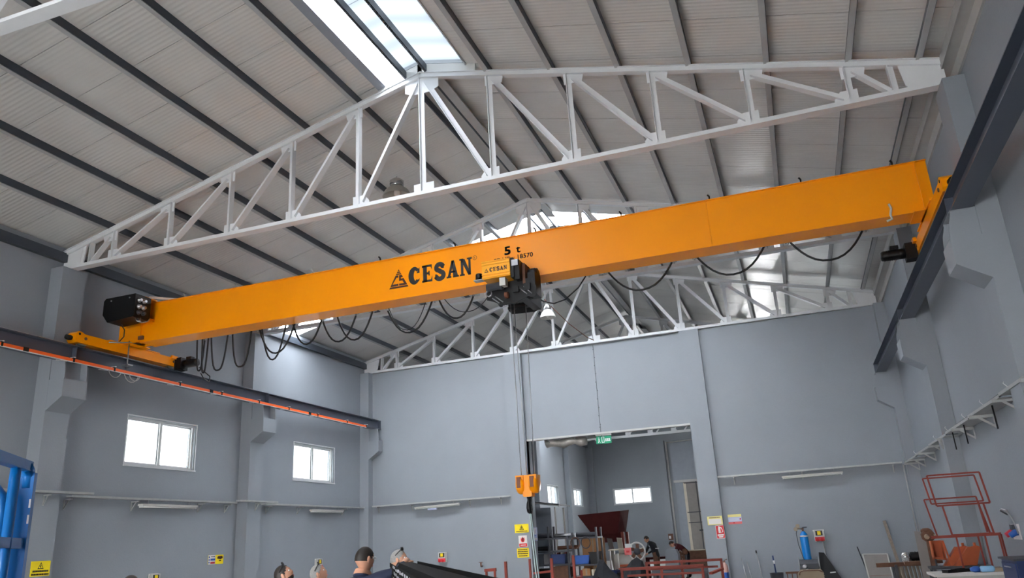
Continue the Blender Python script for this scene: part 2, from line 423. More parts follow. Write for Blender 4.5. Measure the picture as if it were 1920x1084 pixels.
# upstands round the ridge skylight
m_ = MB(); slope_slab(m_, -1, .80, .98, -28.05, -14.15, .10, .235); part('skylight_kerb', m_, 'pvc', ceil)
m_ = MB(); slope_slab(m_, -1, -.05, .98, -14.15, -14.10, .06, .30); slope_slab(m_, 1, -.05, 1.25, -14.15, -14.10, .06, .30); part('skylight_kerb', m_, 'white', ceil)
m_ = MB(); slope_slab(m_, 1, 1.03, 1.06, -28.05, -14.15, .18, .235); part('skylight_kerb', m_, 'gutter', ceil)
# ridge flashing where there is no skylight
for y0, y1 in ((Y0, -28.05), (-14.1, -5.62), (-4.46, 8.44), (9.6, 22.5), (23.66, Y1)):
    m_ = MB(); slope_slab(m_, -1, 0, .34, y0, y1, .185, .21); slope_slab(m_, 1, 0, .34, y0, y1, .185, .21); slope_slab(m_, 1, .17, .42, y0, y1, .045, .06)
    part('ridge_flashing', m_, 'gutter', ceil)
# purlins: dark channels, floor bounce light painted into the paler lower flange
PX = [-8.1, -6.78, -5.45, -4.13, -2.8, -1.5, -.33, .14, 1.5, 2.83, 4.15, 5.45, 6.78, 8.08, 9.13]
for x in PX:
    z = zr(x); h = .17; small = abs(x) < .5
    w = .05 if small else .075
    m_ = MB(); m_.box(x-w/2, x+w/2, Y0, Y1, z+.055, z+.22)
    pu = part('purlin', m_, 'purlin', ceil)
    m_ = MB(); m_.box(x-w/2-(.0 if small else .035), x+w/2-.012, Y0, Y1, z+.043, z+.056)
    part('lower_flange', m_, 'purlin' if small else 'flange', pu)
# ------------------------------------------------------------------ trusses
NX = [0, 1.512, 3.15, 4.741, 6.384, 8.0]
def angle_bar(mb, p, q, w, t=.012, up=(0,1,0), flip=1):
    # two angles back to back: a flat facing the hall and a leg standing out of it
    mb.bar(p, q, w, t, up=up); mb.bar(p, q, t, w*.7, up=up, off=(flip*w/2-flip*t/2, w*.35)); mb.bar(p, q, t, w*.7, up=up, off=(flip*w/2-flip*t/2, -w*.35))
def make_truss():
    r = thing('roof_truss', 'truss', 'truss', (0,0,0), 'white roof trusses across the hall')
    for s in (-1, 1):
        m_ = MB(); xe = s*9.42
        m_.bar((0,0,ZA), (xe,0,zr(xe)), .13, .10, up=(0,0,1)); m_.bar((0,0,ZA+.045), (xe,0,zr(xe)+.045), .2, .014, up=(0,0,1))
        part('top_chord', m_, 'truss', r)
    m_ = MB(); m_.bar((-9.3,0,ZB-.01), (9.3,0,ZB-.01), .13, .09); m_.bar((-9.3,0,ZB-.055), (9.3,0,ZB-.055), .2, .014)
    part('bottom_chord', m_, 'truss', r)
    for i, x in enumerate(NX):
        for s in ((1,) if i == 0 else (-1, 1)):
            m_ = MB(); angle_bar(m_, (s*x,0,ZB), (s*x,0,zr(x)), .10, flip=s); part('vertical', m_, 'truss', r)
            m_ = MB(); gx = s*x
            if i:
                m_.box(min(gx-s*.02, gx+s*.20)-.06, max(gx-s*.02, gx+s*.20)-.02, -.012, .012, ZB, ZB+.01)
                m_ = MB(); m_.prism([(gx-s*.27, ZB), (gx+s*.11, ZB), (gx+s*.11, ZB+.24), (gx-s*.16, ZB+.24), (gx-s*.27, ZB+.10)] if True else [], 'y', -.010, .010)
                part('gusset_plate', m_, 'truss', r)
                zt = zr(x)
                m_ = MB(); m_.prism([(gx-s*.10, zr(gx-s*.10)-.02), (gx+s*.30, zr(gx+s*.30)-.02), (gx+s*.26, zt-.26), (gx-s*.10, zt-.26)], 'y', -.010, .010)
                part('gusset_plate', m_, 'truss', r)
            else:
                part('gusset_plate', MB().prism([(-.22, ZB), (.22, ZB), (.22, ZB+.22), (-.22, ZB+.22)], 'y', -.01, .01), 'truss', r)
                part('gusset_plate', MB().prism([(-.38, zr(.38)-.02), (0, ZA-.02), (.38, zr(.38)-.02), (.38, ZA-.34), (.2, ZA-.42), (-.2, ZA-.42), (-.38, ZA-.34)], 'y', -.01, .01), 'truss', r)
    # diagonals fall towards the eaves?  they rise from each lower node to the upper node nearer the eave
    for s in (-1, 1):
        for i in range(5):
            m_ = MB()
            angle_bar(m_, (s*(NX[i+1]-.10),0,ZB+.10), (s*(NX[i]+.10),0,zr(NX[i])-.16), .11, flip=s) if s else 0
            part('diagonal', m_, 'truss', r)
        m_ = MB(); angle_bar(m_, (s*8.68,0,ZB), (s*8.66,0,zr(8.66)), .10, flip=s); part('vertical', m_, 'truss', r)
        m_ = MB(); angle_bar(m_, (s*8.60,0,ZB+.06), (s*8.1,0,zr(8.0)-.14), .10, flip=s); part('diagonal', m_, 'truss', r)
        m_ = MB(); m_.prism([(s*8.9, ZB), (s*9.44, ZB), (s*9.44, zr(9.44)+.02), (s*8.78, zr(8.78)-.02), (s*8.84, ZB+.1)], 'y', -.016, .016); m_.bar((s*8.98, 0, ZB), (s*8.92, 0, zr(8.9)), .08, .05, up=(0,1,0))
        part('end_plate', m_, 'truss', r)
    return r
TL = {-21.09: 'nearest white truss, only its lower chord crosses the upper left corner',
      -14.06: 'big white lattice truss in full view in front of the orange crane',
      -7.03: 'white truss half hidden behind the orange crane girder',
      0.0: 'white truss standing on top of the grey back wall',
      7.03: 'first white truss beyond the back wall', 14.06: 'second white truss beyond the back wall',
      21.09: 'third white truss beyond the back wall', 28.5: 'last white truss, seen under the doorway lintel'}
proto = make_truss()
for i, y in enumerate(TY):
    if i == 0: o = proto; o.location = (0, y, 0); o['label'] = TL[y]
    else: copy_tree(proto, (0, y, 0), 0, TL[y])
# ------------------------------------------------------------------ runway beams on steel brackets
def runway(xc, s, label):
    # s = +1: hall lies towards +x of the beam
    r = thing('runway_beam', label, 'beam', (xc, -10, 6.17))
    y0, y1 = -33.5, .12
    part('web', MB().box(xc-.006, xc+.006, y0, y1, 6.185, 6.485), 'runway', r)
    part('lower_flange', MB().box(xc-.15, xc+.15, y0, y1, 6.165, 6.19), 'runway', r)
    part('upper_flange', MB().box(xc-.15, xc+.15, y0, y1, 6.484, 6.50), 'runway', r)
    part('crane_rail', MB().box(xc-.025, xc+.025, y0, y1, 6.50, 6.55), 'steel', r)
    for y in TY[:4]:
        m_ = MB(); m_.box(xc-.14, xc+.14, y-.005, y+.005, 6.186, 6.484); part('stiffener', m_, 'runway', r)
        xf = PFL if s > 0 else PFR
        xi = xc + s*.17; xo = xf + s*.42
        prof = [(xf, 5.725), (xo, 5.725), (xo + (xi-xo)*.10, 5.83), (xo + (xi-xo)*.35, 5.95), (xo + (xi-xo)*.8, 6.05), (xi, 6.11), (xi, 6.165), (xf, 6.165)]
        for yy in (y-.30, y+.28): part('bracket_plate', MB().prism(prof, 'y', yy, yy+.02), 'wall', r)
        part('bracket_plate', MB().box(min(xf+s*.2, xf+s*.22), max(xf+s*.2, xf+s*.22), y-.28, y+.28, 5.725, 6.165), 'wall', r)
        part('bracket_plate', MB().box(min(xf, xi), max(xf, xi), y-.31, y+.31, 6.155, 6.168), 'wall', r)
    m_ = MB(); m_.prism([(.02, 6.50), (.12, 6.50), (.12, 6.86), (.08, 6.86)], 'x', xc-.05, xc+.05); m_.box(xc-.15, xc+.15, .10, .125, 6.17, 6.6)
    part('end_stop', m_, 'brown', r)
    return r
XRL, XRR = -8.86, 9.12
runway(XRL, 1, 'dark grey crane runway beam on the left wall corbels, above the windows')
runway(XRR, -1, 'dark grey crane runway beam on the right wall corbels')
# ------------------------------------------------------------------ overhead crane
GY0, GY1, GZ0, GZ1 = -12.65, -12.20, 6.86, 7.79
cr = thing('bridge_crane', 'orange box girder bridge crane spanning the hall with black brand lettering', 'crane', (0, -12.45, 6.86))
GX0, GX1 = -9.02, 9.15
m_ = MB(); m_.box(GX0, 5.30, GY0, GY0+.01, GZ0, GZ1-.01); part('web_plate', m_, 'orange', cr)
m_ = MB(); m_.box(5.306, GX1, GY0, GY0+.01, GZ0, GZ1-.01); part('web_plate', m_, 'orange', cr)
part('weld_seam', MB().tube([(5.303, GY0-.003, GZ0+.02), (5.303, GY0-.003, GZ1-.02)], .006, 6), 'orange', cr)
part('web_plate', MB().box(GX0, GX1, GY1-.01, GY1, GZ0, GZ1-.01), 'orange', cr)
part('top_flange', MB().box(GX0-.01, GX1+.01, GY0-.03, GY1+.03, GZ1-.012, GZ1+.004), 'orange', cr)
m_ = MB(); m_.box(-8.36, 8.98, GY0-.005, GY1+.06, GZ0-.018, GZ0); part('bottom_flange', m_, 'orange', cr)
for x in (GX0, GX1-.012): part('end_diaphragm', MB().box(x, x+.012, GY0+.01, GY1-.01, GZ0, GZ1-.012), 'orange', cr)
for s, x in ((-1, -8.33), (1, 8.97)):
    part('stiffener_rib', MB().box(x-.008, x+.008, GY0-.035, GY0, GZ0-.02, GZ1-.012), 'orange', cr)
    part('stiffener_rib', MB().box(x-.008, x+.008, GY1, GY1+.035, GZ0-.02, GZ1-.012), 'orange', cr)
for x, xc in ((-8.86, XRL), (9.1, XRR)):
    part('saddle_plate', MB().box(x-.32, x+.32, GY0-.1, GY1+.1, GZ0-.04, GZ0-.018), 'orange', cr)
# end carriages
for xc, s, lb in ((XRL, 1, 'left end carriage'), (XRR, -1, 'right end carriage')):
    m_ = MB()
    m_.prism([(-14.08, 6.60), (-10.86, 6.60), (-10.86, 6.80), (-10.95, 6.82), (-13.88, 6.82), (-13.98, 6.86), (-14.06, 6.86), (-14.13, 6.80), (-14.13, 6.66)], 'x', xc-.13, xc+.13)
    e = part('end_carriage', m_, 'orange', cr)
    part('carriage_lid', MB().box(xc-.16, xc+.16, -13.2, -11.6, 6.82, 6.842), 'orange', cr)
    for yy in (-13.86, -11.08):
        part('wheel', MB().lathe([(.02,-.05),(.13,-.05),(.13,-.035),(.11,-.03),(.11,.03),(.13,.035),(.13,.05),(.02,.05)], (xc, yy, 6.66), 'x', 18), 'steel', e)
        part('axle_cap', MB().lathe([(.035,.13),(.035,.145),(.01,.15)] if s > 0 else [(.01,-.15),(.035,-.145),(.035,-.13)], (xc, yy, 6.72), 'x', 10), 'brown', e)
    part('bolt', MB().lathe([(.03,.128),(.03,.136),(.01,.138)] if s > 0 else [(.01,-.138),(.03,-.136),(.03,-.128)], (xc, -14.03, 6.80), 'x', 10), 'black', e)
    for yy, sg in ((-14.13, -1), (-10.86, 1)):
        part('buffer', MB().lathe([(.05, 0), (.065, .05*sg), (.055, .14*sg), (.02, .16*sg)], (xc, yy, 6.70), 'y', 12), 'rubber', e)
    # travel drive at the far end
    x0 = xc + s*.13
    m_ = MB(); m_.box(min(x0, x0+s*.2), max(x0, x0+s*.2), -11.05, -10.78, 6.50, 6.82); m_.lathe([(.10,0),(.13,.02*s),(.13,.12*s),(.08,.16*s)], (x0, -10.9, 6.64), 'x', 14)
    d = part('gear_case', m_, 'black', e)
    m_ = MB(); m_.lathe([(.07, .18*s), (.105, .2*s), (.105, .30*s), (.10, .31*s)] + [(.10 if k % 2 else .108, (.32+.02*k)*s) for k in range(12)] + [(.105, .57*s), (.09, .63*s), (.03, .64*s)], (x0, -10.9, 6.66), 'x', 16)
    m_.box(min(x0+s*.3, x0+s*.45), max(x0+s*.3, x0+s*.45), -10.97, -10.83, 6.76, 6.83)
    part('drive_motor', m_, 'black', e)
    part('lift_lug', MB().box(min(x0, x0+s*.06), max(x0, x0+s*.06), -11.2, -11.0, 6.78, 6.86), 'orange', e)
# control cabinet on the left end
m_ = MB(); m_.prism([(-8.62,7.20),(-7.86,7.24),(-7.83,7.30),(-7.83,7.80),(-8.72,7.80),(-8.78,7.74),(-8.78,7.40)], 'y', -13.42, -12.93)
cb = part('control_cabinet', m_, 'black', cr)
for x in (-8.55, -8.0): part('fixing_screw', MB().lathe([(.018,-13.432),(.018,-13.42)], (x, 0, 7.72), 'y', 8), 'steel', cb)
for yy, zz in ((-13.3,7.66),(-13.16,7.66),(-13.3,7.5),(-13.16,7.5),(-13.3,7.36),(-13.16,7.36)):
    part('cable_gland', MB().lathe([(.055,-7.83),(.055,-7.80),(.035,-7.79),(.035,-7.75)], (0, yy, zz), 'x', 10), 'steel' if zz > 7.45 else 'darkgrey', cb)
part('cabinet_bracket', MB().box(-8.3, -7.95, -12.95, -12.65, 7.3, 7.36), 'orange', cb)
part('cabinet_bracket', MB().prism([(-13.1,7.80),(-12.66,7.80),(-12.66,7.84),(-13.05,7.84)], 'x', -8.15, -7.9), 'orange', cb)
m_ = MB()
for k in range(3): m_.tube([(-7.9+.03*k, -13.3+.05*k, 7.24), (-7.86+.04*k, -13.28, 7.16), (-7.80, -13.2, 7.13), (-7.72, -13.1, 7.17), (-7.76, -13.0, 7.26)], .012, 5)
part('cable_bundle', m_, 'steel', cb)
part('side_handle', MB().tube([(-8.78,-13.2,7.72),(-8.86,-13.2,7.68),(-8.87,-13.2,7.55),(-8.78,-13.2,7.48)], .012, 6), 'black', cb)
part('down_cable', MB().tube([(-8.5,-13.1,7.2),(-8.5,-13.0,7.1),(-8.55,-12.95,6.95),(-8.62,-13.0,6.83)], .014, 6), 'rubber', cb)
part('conduit', MB().tube([(-7.85,-12.98,7.82),(-7.4,-12.5,7.83),(-6.9,-12.3,7.81)], .03, 8), 'pinkpipe', cb)
# small limit switch plate low on the web, hanging strap near the right end
part('limit_switch', MB().box(-8.36, -8.22, GY0-.06, GY0-.005, 6.90, 6.99), 'brown', cr)
part('hanging_strap', MB().tube([(8.42,GY0-.02,7.07),(8.44,GY0-.03,6.98),(8.41,GY0-.025,6.86),(8.43,GY0+.02,6.80),(8.34,GY0+.02,6.77)], .022, 6), 'lampbody', cr)
# collector arm to the conductor rail
m_ = MB(); m_.tube([(-8.73,-13.2,6.78),(-8.60,-12.72,6.86),(-8.55,-12.4,6.88)], .014, 6); m_.tube([(-8.60,-12.72,6.9),(-8.60,-12.72,6.45),(-8.62,-12.7,6.2)], .016, 6); m_.box(-8.68,-8.5,-12.8,-12.64,6.28,6.31)
part('collector_arm', m_, 'steel', cr)
m_ = MB()
for a, r_ in ((-13.05,.12), (-12.55,.14), (-12.45,.11)):
    m_.tube([(-8.61, a+r_*1.6*math.sin(t*PI/8), 6.15-r_*1.7*math.cos(t*PI/8)) for t in range(-4, 5)], .010, 5)
part('collector_cable', m_, 'lampbody', cr)
# hooks along the top edge
clip = MB(); clip.box(-.012,.012,GY0-.04,GY0+.12,GZ1+.004,GZ1+.02); clip.tube([(0,GY0-.035,GZ1+.01),(0,GY0-.05,GZ1+.05),(-.03,GY0-.06,GZ1+.085)], .018, 6)
for i, x in enumerate((-7.05,-5.55,-3.48,-1.75,0.05,1.85,3.65,5.38,7.05,8.61)):
    c = MB(); c.v = [v+Vector((x,0,0)) for v in clip.v]; c.f = clip.f; c.mi = clip.mi; c.sm = clip.sm
    part('cable_hook', c, 'black' if i > 2 else 'steel', cr)
# festoon track behind the bottom flange
part('festoon_track', MB().box(-7.0, 8.6, -12.07, -12.02, 6.93, 6.98), 'steel', cr)
for x in (-6.5,-4.2,-1.9,.4,2.7,5.0,7.3): part('track_bracket', MB().box(x-.02, x+.02, -12.2, -12.02, 6.98, 7.01), 'orange', cr)
# lettering on the front web
FY = GY0 - .003
def stroke(mb, pts, w, y=FY, w_end=None):
    n = len(pts); vs = []
    for i, p in enumerate(pts):
        a = Vector(pts[max(i-1, 0)]); b = Vector(pts[min(i+1, n-1)]); d = (b-a).normalized(); q = Vector((-d.y, d.x)); ww = (w[i] if isinstance(w, (list, tuple)) else w)/2
        vs += [(p[0]+q.x*ww, y, p[1]+q.y*ww), (p[0]-q.x*ww, y, p[1]-q.y*ww)]
    mb.add(vs, [(2*i, 2*i+1, 2*i+3, 2*i+2) for i in range(n-1)])
def arc(cx, cy, rx, ry, a0, a1, n=14): return [(cx+rx*math.cos(math.radians(a0+(a1-a0)*i/n)), cy+ry*math.sin(math.radians(a0+(a1-a0)*i/n))) for i in range(n+1)]
def brand(mb, x0, z0, h, wd, y):
    # heavy slab letters C E S A N in a box of width wd, height h
    lw = wd/5.35; T = h*.37; k = 0
    def X(u): return x0 + k*lw*1.09 + u*lw
    def Z(v): return z0 + v*h
    def quad(pts): mb.add([(X(u), y, Z(v)) for u, v in pts], [tuple(range(len(pts)))])
    def ribbon(pts, w): stroke(mb, [(X(u), Z(v)) for u, v in pts], w, y)
    a = arc(.50,.5,.33,.41,42,318,20); ribbon(a, [T*.5]*3 + [T*(.58+.30*math.sin(PI*i/14)) for i in range(15)] + [T*.5]*3)
    quad([(.66,.62),(.92,.62),(.92,.95),(.80,.86)]); quad([(.74,.22),(.92,.30),(.88,.14)])
    k = 1
    quad([(.13,.0),(.46,.0),(.46,1),(.13,1)]); quad([(.04,0),(.92,0),(.92,.12),(.04,.12)]); quad([(.04,.88),(.90,.88),(.90,1),(.04,1)]); quad([(.42,.44),(.68,.44),(.68,.56),(.42,.56)])
    quad([(.80,.12),(.92,.12),(.92,.34)]); quad([(.78,.88),(.90,.88),(.90,.68)]); quad([(.60,.36),(.70,.36),(.70,.64),(.60,.64)])
    k = 2
    ribbon([(.80,.74)] + arc(.47,.72,.28,.20,25,220,12) + [(.40,.56),(.56,.47)] + arc(.47,.27,.32,.21,40,-160,12) + [(.12,.24)], T*.72)
    quad([(.68,.66),(.84,.66),(.84,.96),(.76,.90)]); quad([(.08,.04),(.24,.34),(.08,.36)])
    k = 3
    quad([(.05,.06),(.27,.06),(.60,1),(.40,1)]); quad([(.52,.06),(.92,.06),(.62,1),(.40,1)]); quad([(.26,.28),(.70,.28),(.70,.40),(.30,.40)]); quad([(-.04,0),(.36,0),(.36,.10),(-.04,.10)]); quad([(.50,0),(1.0,0),(1.0,.10),(.50,.10)])
    k = 4
    quad([(.09,.06),(.30,.06),(.30,.94),(.09,.94)]); quad([(.09,.96),(.42,.96),(.92,.0),(.70,0)]); quad([(.72,0),(.92,0),(.92,.94),(.74,.94)]); quad([(-.02,0),(.40,0),(.40,.10),(-.02,.10)]); quad([(-.02,.90),(.32,.90),(.32,1),(-.02,1)]); quad([(.62,.90),(1.04,.90),(1.04,1),(.62,1)])
def logo(mb, x0, z0, w, h, y):
    # striped triangle with the letters C and S
    def L(v): return x0 + w*.5*v
    def R(v): return x0 + w - w*.5*v
    def band(a, b, l=None, r=None): mb.add([(L(a), y, z0+a*h), (R(a), y, z0+a*h), (R(b), y, z0+b*h), (L(b), y, z0+b*h)], [(0,1,2,3)])
    band(.90, 1.0); band(.80, .87); band(.70, .77); band(-.02, .07)
    xm = x0 + w*.5
    def quad(pts): mb.add([(x0+u*w, y, z0+v*h) for u, v in pts], [tuple(range(len(pts)))])
    quad([(.335,.67),(.485,.67),(.485,.55),(.38,.55),(.17,.21),(.485,.21),(.485,.10),(.05,.10)])
    quad([(.52,.67),(.665,.67),(.73,.54),(.62,.54),(.62,.47),(.765,.47),(.90,.20),(.95,.10),(.52,.10),(.52,.21),(.77,.21),(.70,.36),(.52,.36)])
m_ = MB(); brand(m_, -1.07, 7.115, .385, 1.46, FY); part('brand_lettering', m_, 'ink', cr, 'black brand lettering on the orange web')
m_ = MB(); logo(m_, -1.55, 7.10, .455, .42, FY); part('brand_logo', m_, 'inkbrown', cr, 'dark maroon striped triangle logo')
m_ = MB(); stroke(m_, arc(.47, 7.47, .045, .045, 0, 360, 20), .008); put_text(m_, 'R', .055, (.452, FY, 7.45)); part('registered_mark', m_, 'inkbrown', cr)
m_ = MB(); put_text(m_, '5', .25, (1.135, FY, 7.405), width=.125, bold=.016); put_text(m_, 't', .225, (1.395, FY, 7.415), width=.085, bold=.010); part('load_lettering', m_, 'ink', cr)
m_ = MB(); put_text(m_, 'SD.HD', .13, (.90, FY, 7.27), width=.36, bold=.004); put_text(m_, 'x', .11, (1.305, FY, 7.28)); put_text(m_, '18570', .135, (1.42, FY, 7.275), width=.33, bold=.004); part('type_lettering', m_, 'inkbrown', cr)
# ------------------------------------------------------------------ hoist trolley
ho = thing('electric_hoist', 'black and amber electric hoist trolley hung under the orange girder', 'hoist', (1.5, -12.6, 6.45))
m_ = MB(); m_.prism([(-13.52,6.64),(-13.52,6.98),(-13.48,7.02),(-13.02,7.02),(-13.0,6.98),(-13.0,6.64)], 'x', .95, 1.53)
yb = part('control_box', m_, 'amber', ho, 'amber ribbed control box')
for z in (6.66, 6.715, 6.92, 6.975): part('rib', MB().box(.95, 1.53, -13.538, -13.52, z, z+.022), 'amber', yb)
m_ = MB(); logo(m_, 1.0, 6.77, .09, .085, -13.523); brand(m_, 1.11, 6.775, .085, .36, -13.523); part('brand_lettering', m_, 'inkbrown', yb)
m_ = MB(); m_.box(1.535, 1.60, -13.5, -12.98, 6.60, 7.0); m_.box(1.60, 1.70, -13.46, -13.0, 6.56, 6.96); eb = part('end_cover', m_, 'black', ho)
part('rating_plate', MB().box(1.56, 1.69, -13.505, -13.50, 6.83, 6.95), 'steel', eb)
m_ = MB(); m_.box(1.705, 1.76, -13.3, -12.75, 6.5, 6.92); part('hoist_side_plate', m_, 'brown', ho)
m_ = MB(); m_.lathe([(.08,1.74),(.15,1.75)] + [(.15 if k % 2 else .135, 1.77+.022*k) for k in range(7)] + [(.135,1.93),(.08,1.95)], (0,-13.0,6.74), 'x', 18); part('brake_motor', m_, 'black', ho)
m_ = MB(); m_.prism([(.93,6.60),(1.90,6.60),(1.97,6.40),(1.95,6.22),(1.88,6.20),(1.80,6.24),(1.55,6.15),(1.2,6.16),(1.06,6.24),(.94,6.28)], 'y', -13.295, -13.265)
part('cheek_plate', m_, 'black', ho)
m_ = MB(); m_.prism([(.93,6.70),(1.66,6.70),(1.66,6.36),(1.5,6.30),(1.0,6.32),(.93,6.40)], 'y', -12.0, -11.97)
part('cheek_plate', m_, 'black', ho)
for x0_, z0_, w_, h_ in ((.98,6.49,.18,.06),(1.2,6.50,.08,.1),(1.5,6.40,.12,.12),(1.74,6.42,.12,.14)):
    part('mounting_lug', MB().box(x0_, x0_+w_, -13.35, -13.295, z0_-h_/2, z0_+h_/2), 'black', ho)
part('rope_drum', MB().lathe([(.05,.96),(.18,.96),(.18,.99)] + [(.15 + (.008 if k % 2 else 0), 1.01+.03*k) for k in range(16)] + [(.18,1.50),(.18,1.53),(.05,1.53)], (0,-12.62,6.50), 'x', 20), 'darkgrey', ho)
m_ = MB(); m_.box(1.55, 1.72, -13.2, -12.2, 6.26, 6.66); m_.lathe([(.12,1.72),(.16,1.73),(.16,1.79),(.08,1.81)], (0,-12.9,6.45), 'x', 16); part('gearbox', m_, 'black', ho)
m_ = MB(); m_.box(1.80, 1.95, -13.28, -12.9, 6.28, 6.72); part('counterweight', m_, 'black', ho)
for y, z in ((-13.2,6.52),(-12.1,6.42),(-12.1,6.6)): part('tie_tube', MB().tube([(.96,y,z),(1.66,y,z)], .035, 8), 'black', ho)
for (xa, za), (xb, zb) in (((1.06,6.30),(1.20,6.18)), ((1.12,6.33),(1.28,6.19)), ((1.62,6.42),(1.78,6.28)), ((1.72,6.44),(1.88,6.27))):
    part('link_bar', MB().tube([(xa,-13.31,za),(xb,-13.31,zb)], .013, 6), 'steel', ho)
part('travel_motor', MB().lathe([(.03,.98),(.075,1.0),(.075,1.26),(.085,1.27),(.085,1.32),(.03,1.34)], (0,-13.4,6.50), 'x', 14), 'darkgrey', ho)
part('motor_junction', MB().box(1.30, 1.42, -13.52, -13.36, 6.46, 6.62), 'lampbody', ho)
part('ring_eye', MB().lathe([(.05,-.02),(.07,-.02),(.07,.02),(.05,.02),(.05,-.02)], (1.0,-13.32,6.40), 'y', 14, cap=False), 'steel', ho)
part('upper_sheave', MB().lathe([(.02,-.03),(.07,-.03),(.055,0),(.07,.03),(.02,.03)], (1.38,-13.36,6.30), 'x', 16), 'copper', ho)
part('warning_horn', MB().lathe([(.075,7.02-.30),(.07,7.02-.19),(.06,7.02-.17)], (.80,-13.3,0), 'z', 14), 'black', ho)
part('horn_bracket', MB().box(.70, .97, -13.36, -13.22, 6.70, 6.72), 'steel', ho)
for x in (1.1, 1.55):
    for y in (GY0-.08, GY1+.08):
        part('trolley_wheel', MB().lathe([(.02,-.03),(.08,-.03),(.09,.03),(.02,.03)], (x,y,6.93), 'y', 14), 'steel', ho)
for y in (GY0-.14, GY1+.16): part('trolley_plate', MB().box(.98, 1.66, y-.012, y+.012, 6.4, 7.03), 'black', ho)
# rope falls
RP = [((1.20,-12.62,6.2), (1.16,-12.57,2.93)), ((1.24,-12.62,6.2), (1.22,-12.57,2.95)), ((1.52,-12.62,6.2), (1.42,-12.57,2.95))]
RP = [((1.17,-12.55,6.4), (1.19,-12.55,2.86)), ((1.22,-12.48,6.4), (1.28,-12.48,2.86)), ((1.48,-12.5,6.4), (1.44,-12.5,2.86))]
for a, b in RP: part('wire_rope', MB().tube([a, b], .0085, 6), 'steel', ho)
# hook block
hb = thing('hook_block', 'orange twin cheek hook block hanging on wire ropes before a grey column', 'hook', (1.3,-12.5,2.7))
for xa in (1.17, 1.43):
    m_ = MB(); m_.lathe([(.05,-.085),(.15,-.075),(.175,-.04),(.175,.04),(.15,.075),(.05,.085)], (xa,-12.5,2.76), 'x', 20); m_.prism([(-12.62,2.76),(-12.38,2.76),(-12.36,2.93),(-12.64,2.93)], 'x', xa-.075, xa+.075)
    c_ = part('sheave_cover', m_, 'orange', hb)
    part('cover_slot', MB().box(xa-.045, xa+.03, -12.675, -12.63, 2.70, 2.90), 'copper', c_)
m_ = MB(); m_.prism([(1.21,2.93),(1.39,2.93),(1.39,2.55),(1.37,2.53),(1.23,2.53),(1.21,2.56)], 'y', -12.60, -12.40); part('crosshead', m_, 'orange', hb)
m_ = MB()
m_.tube([(1.30,-12.5,2.56),(1.30,-12.5,2.50)], .045, 12)
m_.tube([(1.30,-12.5+dy,z) for dy,z in ((0,2.52),(-.005,2.46),(-.045,2.40),(-.055,2.33),(-.03,2.27),(.02,2.255),(.07,2.29),(.085,2.36))], [.035,.036,.042,.046,.048,.044,.034,.016], 10)
hk = part('hook', m_, 'black', hb)
part('safety_latch', MB().bar((1.30,-12.5,2.46), (1.30,-12.42,2.36), .03, .008), 'black', hb)
m_ = MB()
m_.tube([(1.30,-12.5,2.30),(1.305,-12.51,2.2),(1.31,-12.52,1.9),(1.33,-12.52,1.5),(1.36,-12.52,1.0),(1.38,-12.5,.72),(1.40,-12.48,.66),(1.405,-12.44,.72),(1.375,-12.44,1.1),(1.342,-12.46,1.6),(1.318,-12.47,2.1),(1.305,-12.48,2.32)], .012, 6)
solo('lifting_sling', m_, 'teal', 'pale teal lifting sling hanging from the black hook', 'sling', (1.33,-12.5,1.5))
# ------------------------------------------------------------------ festoon cable
fe = thing('festoon_cable', 'black festoon cable hanging in loops under the orange girder', 'cable', (0,-12.05,6.9))
LOOPS = [(-6.72,-6.23,6.03),(-6.14,-5.59,6.05),(-5.34,-4.33,6.23),(-5.30,-4.62,6.10),(-4.41,-3.60,6.33),(-3.65,-2.72,6.29),(-3.22,-2.27,6.26),(-1.97,-.82,6.25),(-1.90,-.95,6.30),(-.68,.18,6.41),(-.55,.62,6.50),(3.12,4.48,6.40),(4.92,6.26,6.41),(6.68,8.02,6.41),(-6.98,-6.80,6.02),(-7.18,-6.95,6.10)]
for i, (a, b, zl) in enumerate(LOOPS):
    yy = -12.05 + (.03 if i % 2 else -.02); n = 16
    pts = [(a+(b-a)*(.5-.5*math.cos(PI*k/n)) , yy, zl + (6.93-zl)*abs(math.cos(PI*k/n))**(2.2 if b-a > .6 else 3.2)) for k in range(n+1)]
    part('cable_loop', MB().tube(pts, .021 if i not in (10, 8) else .010, 6), 'rubber', fe)
part('cable_loop', MB().tube([(1.62,-12.2,6.55),(1.75,-12.1,6.45),(1.95,-12.05,6.39),(2.2,-12.05,6.44),(2.5,-12.05,6.65),(2.72,-12.05,6.93)], .014, 6), 'rubber', fe)
part('cable_loop', MB().tube([(-6.98,-12.05,6.02),(-7.1,-11.8,5.95),(-7.35,-11.3,5.98),(-7.6,-11.0,6.2),(-8.0,-10.95,6.5)], .014, 6), 'rubber', fe)
for x in (-6.9,-6.18,-5.4,-4.37,-3.6,-2.72,-2.27,-1.93,-.75,.18,2.75,3.1,4.5,4.9,6.28,6.66,8.04):
    m_ = MB(); m_.box(x-.05, x+.05, -12.09, -12.0, 6.87, 6.93); m_.tube([(x,-12.06,6.88),(x,-12.06,6.83)], .02, 6); part('cable_carrier', m_, 'steel', fe)
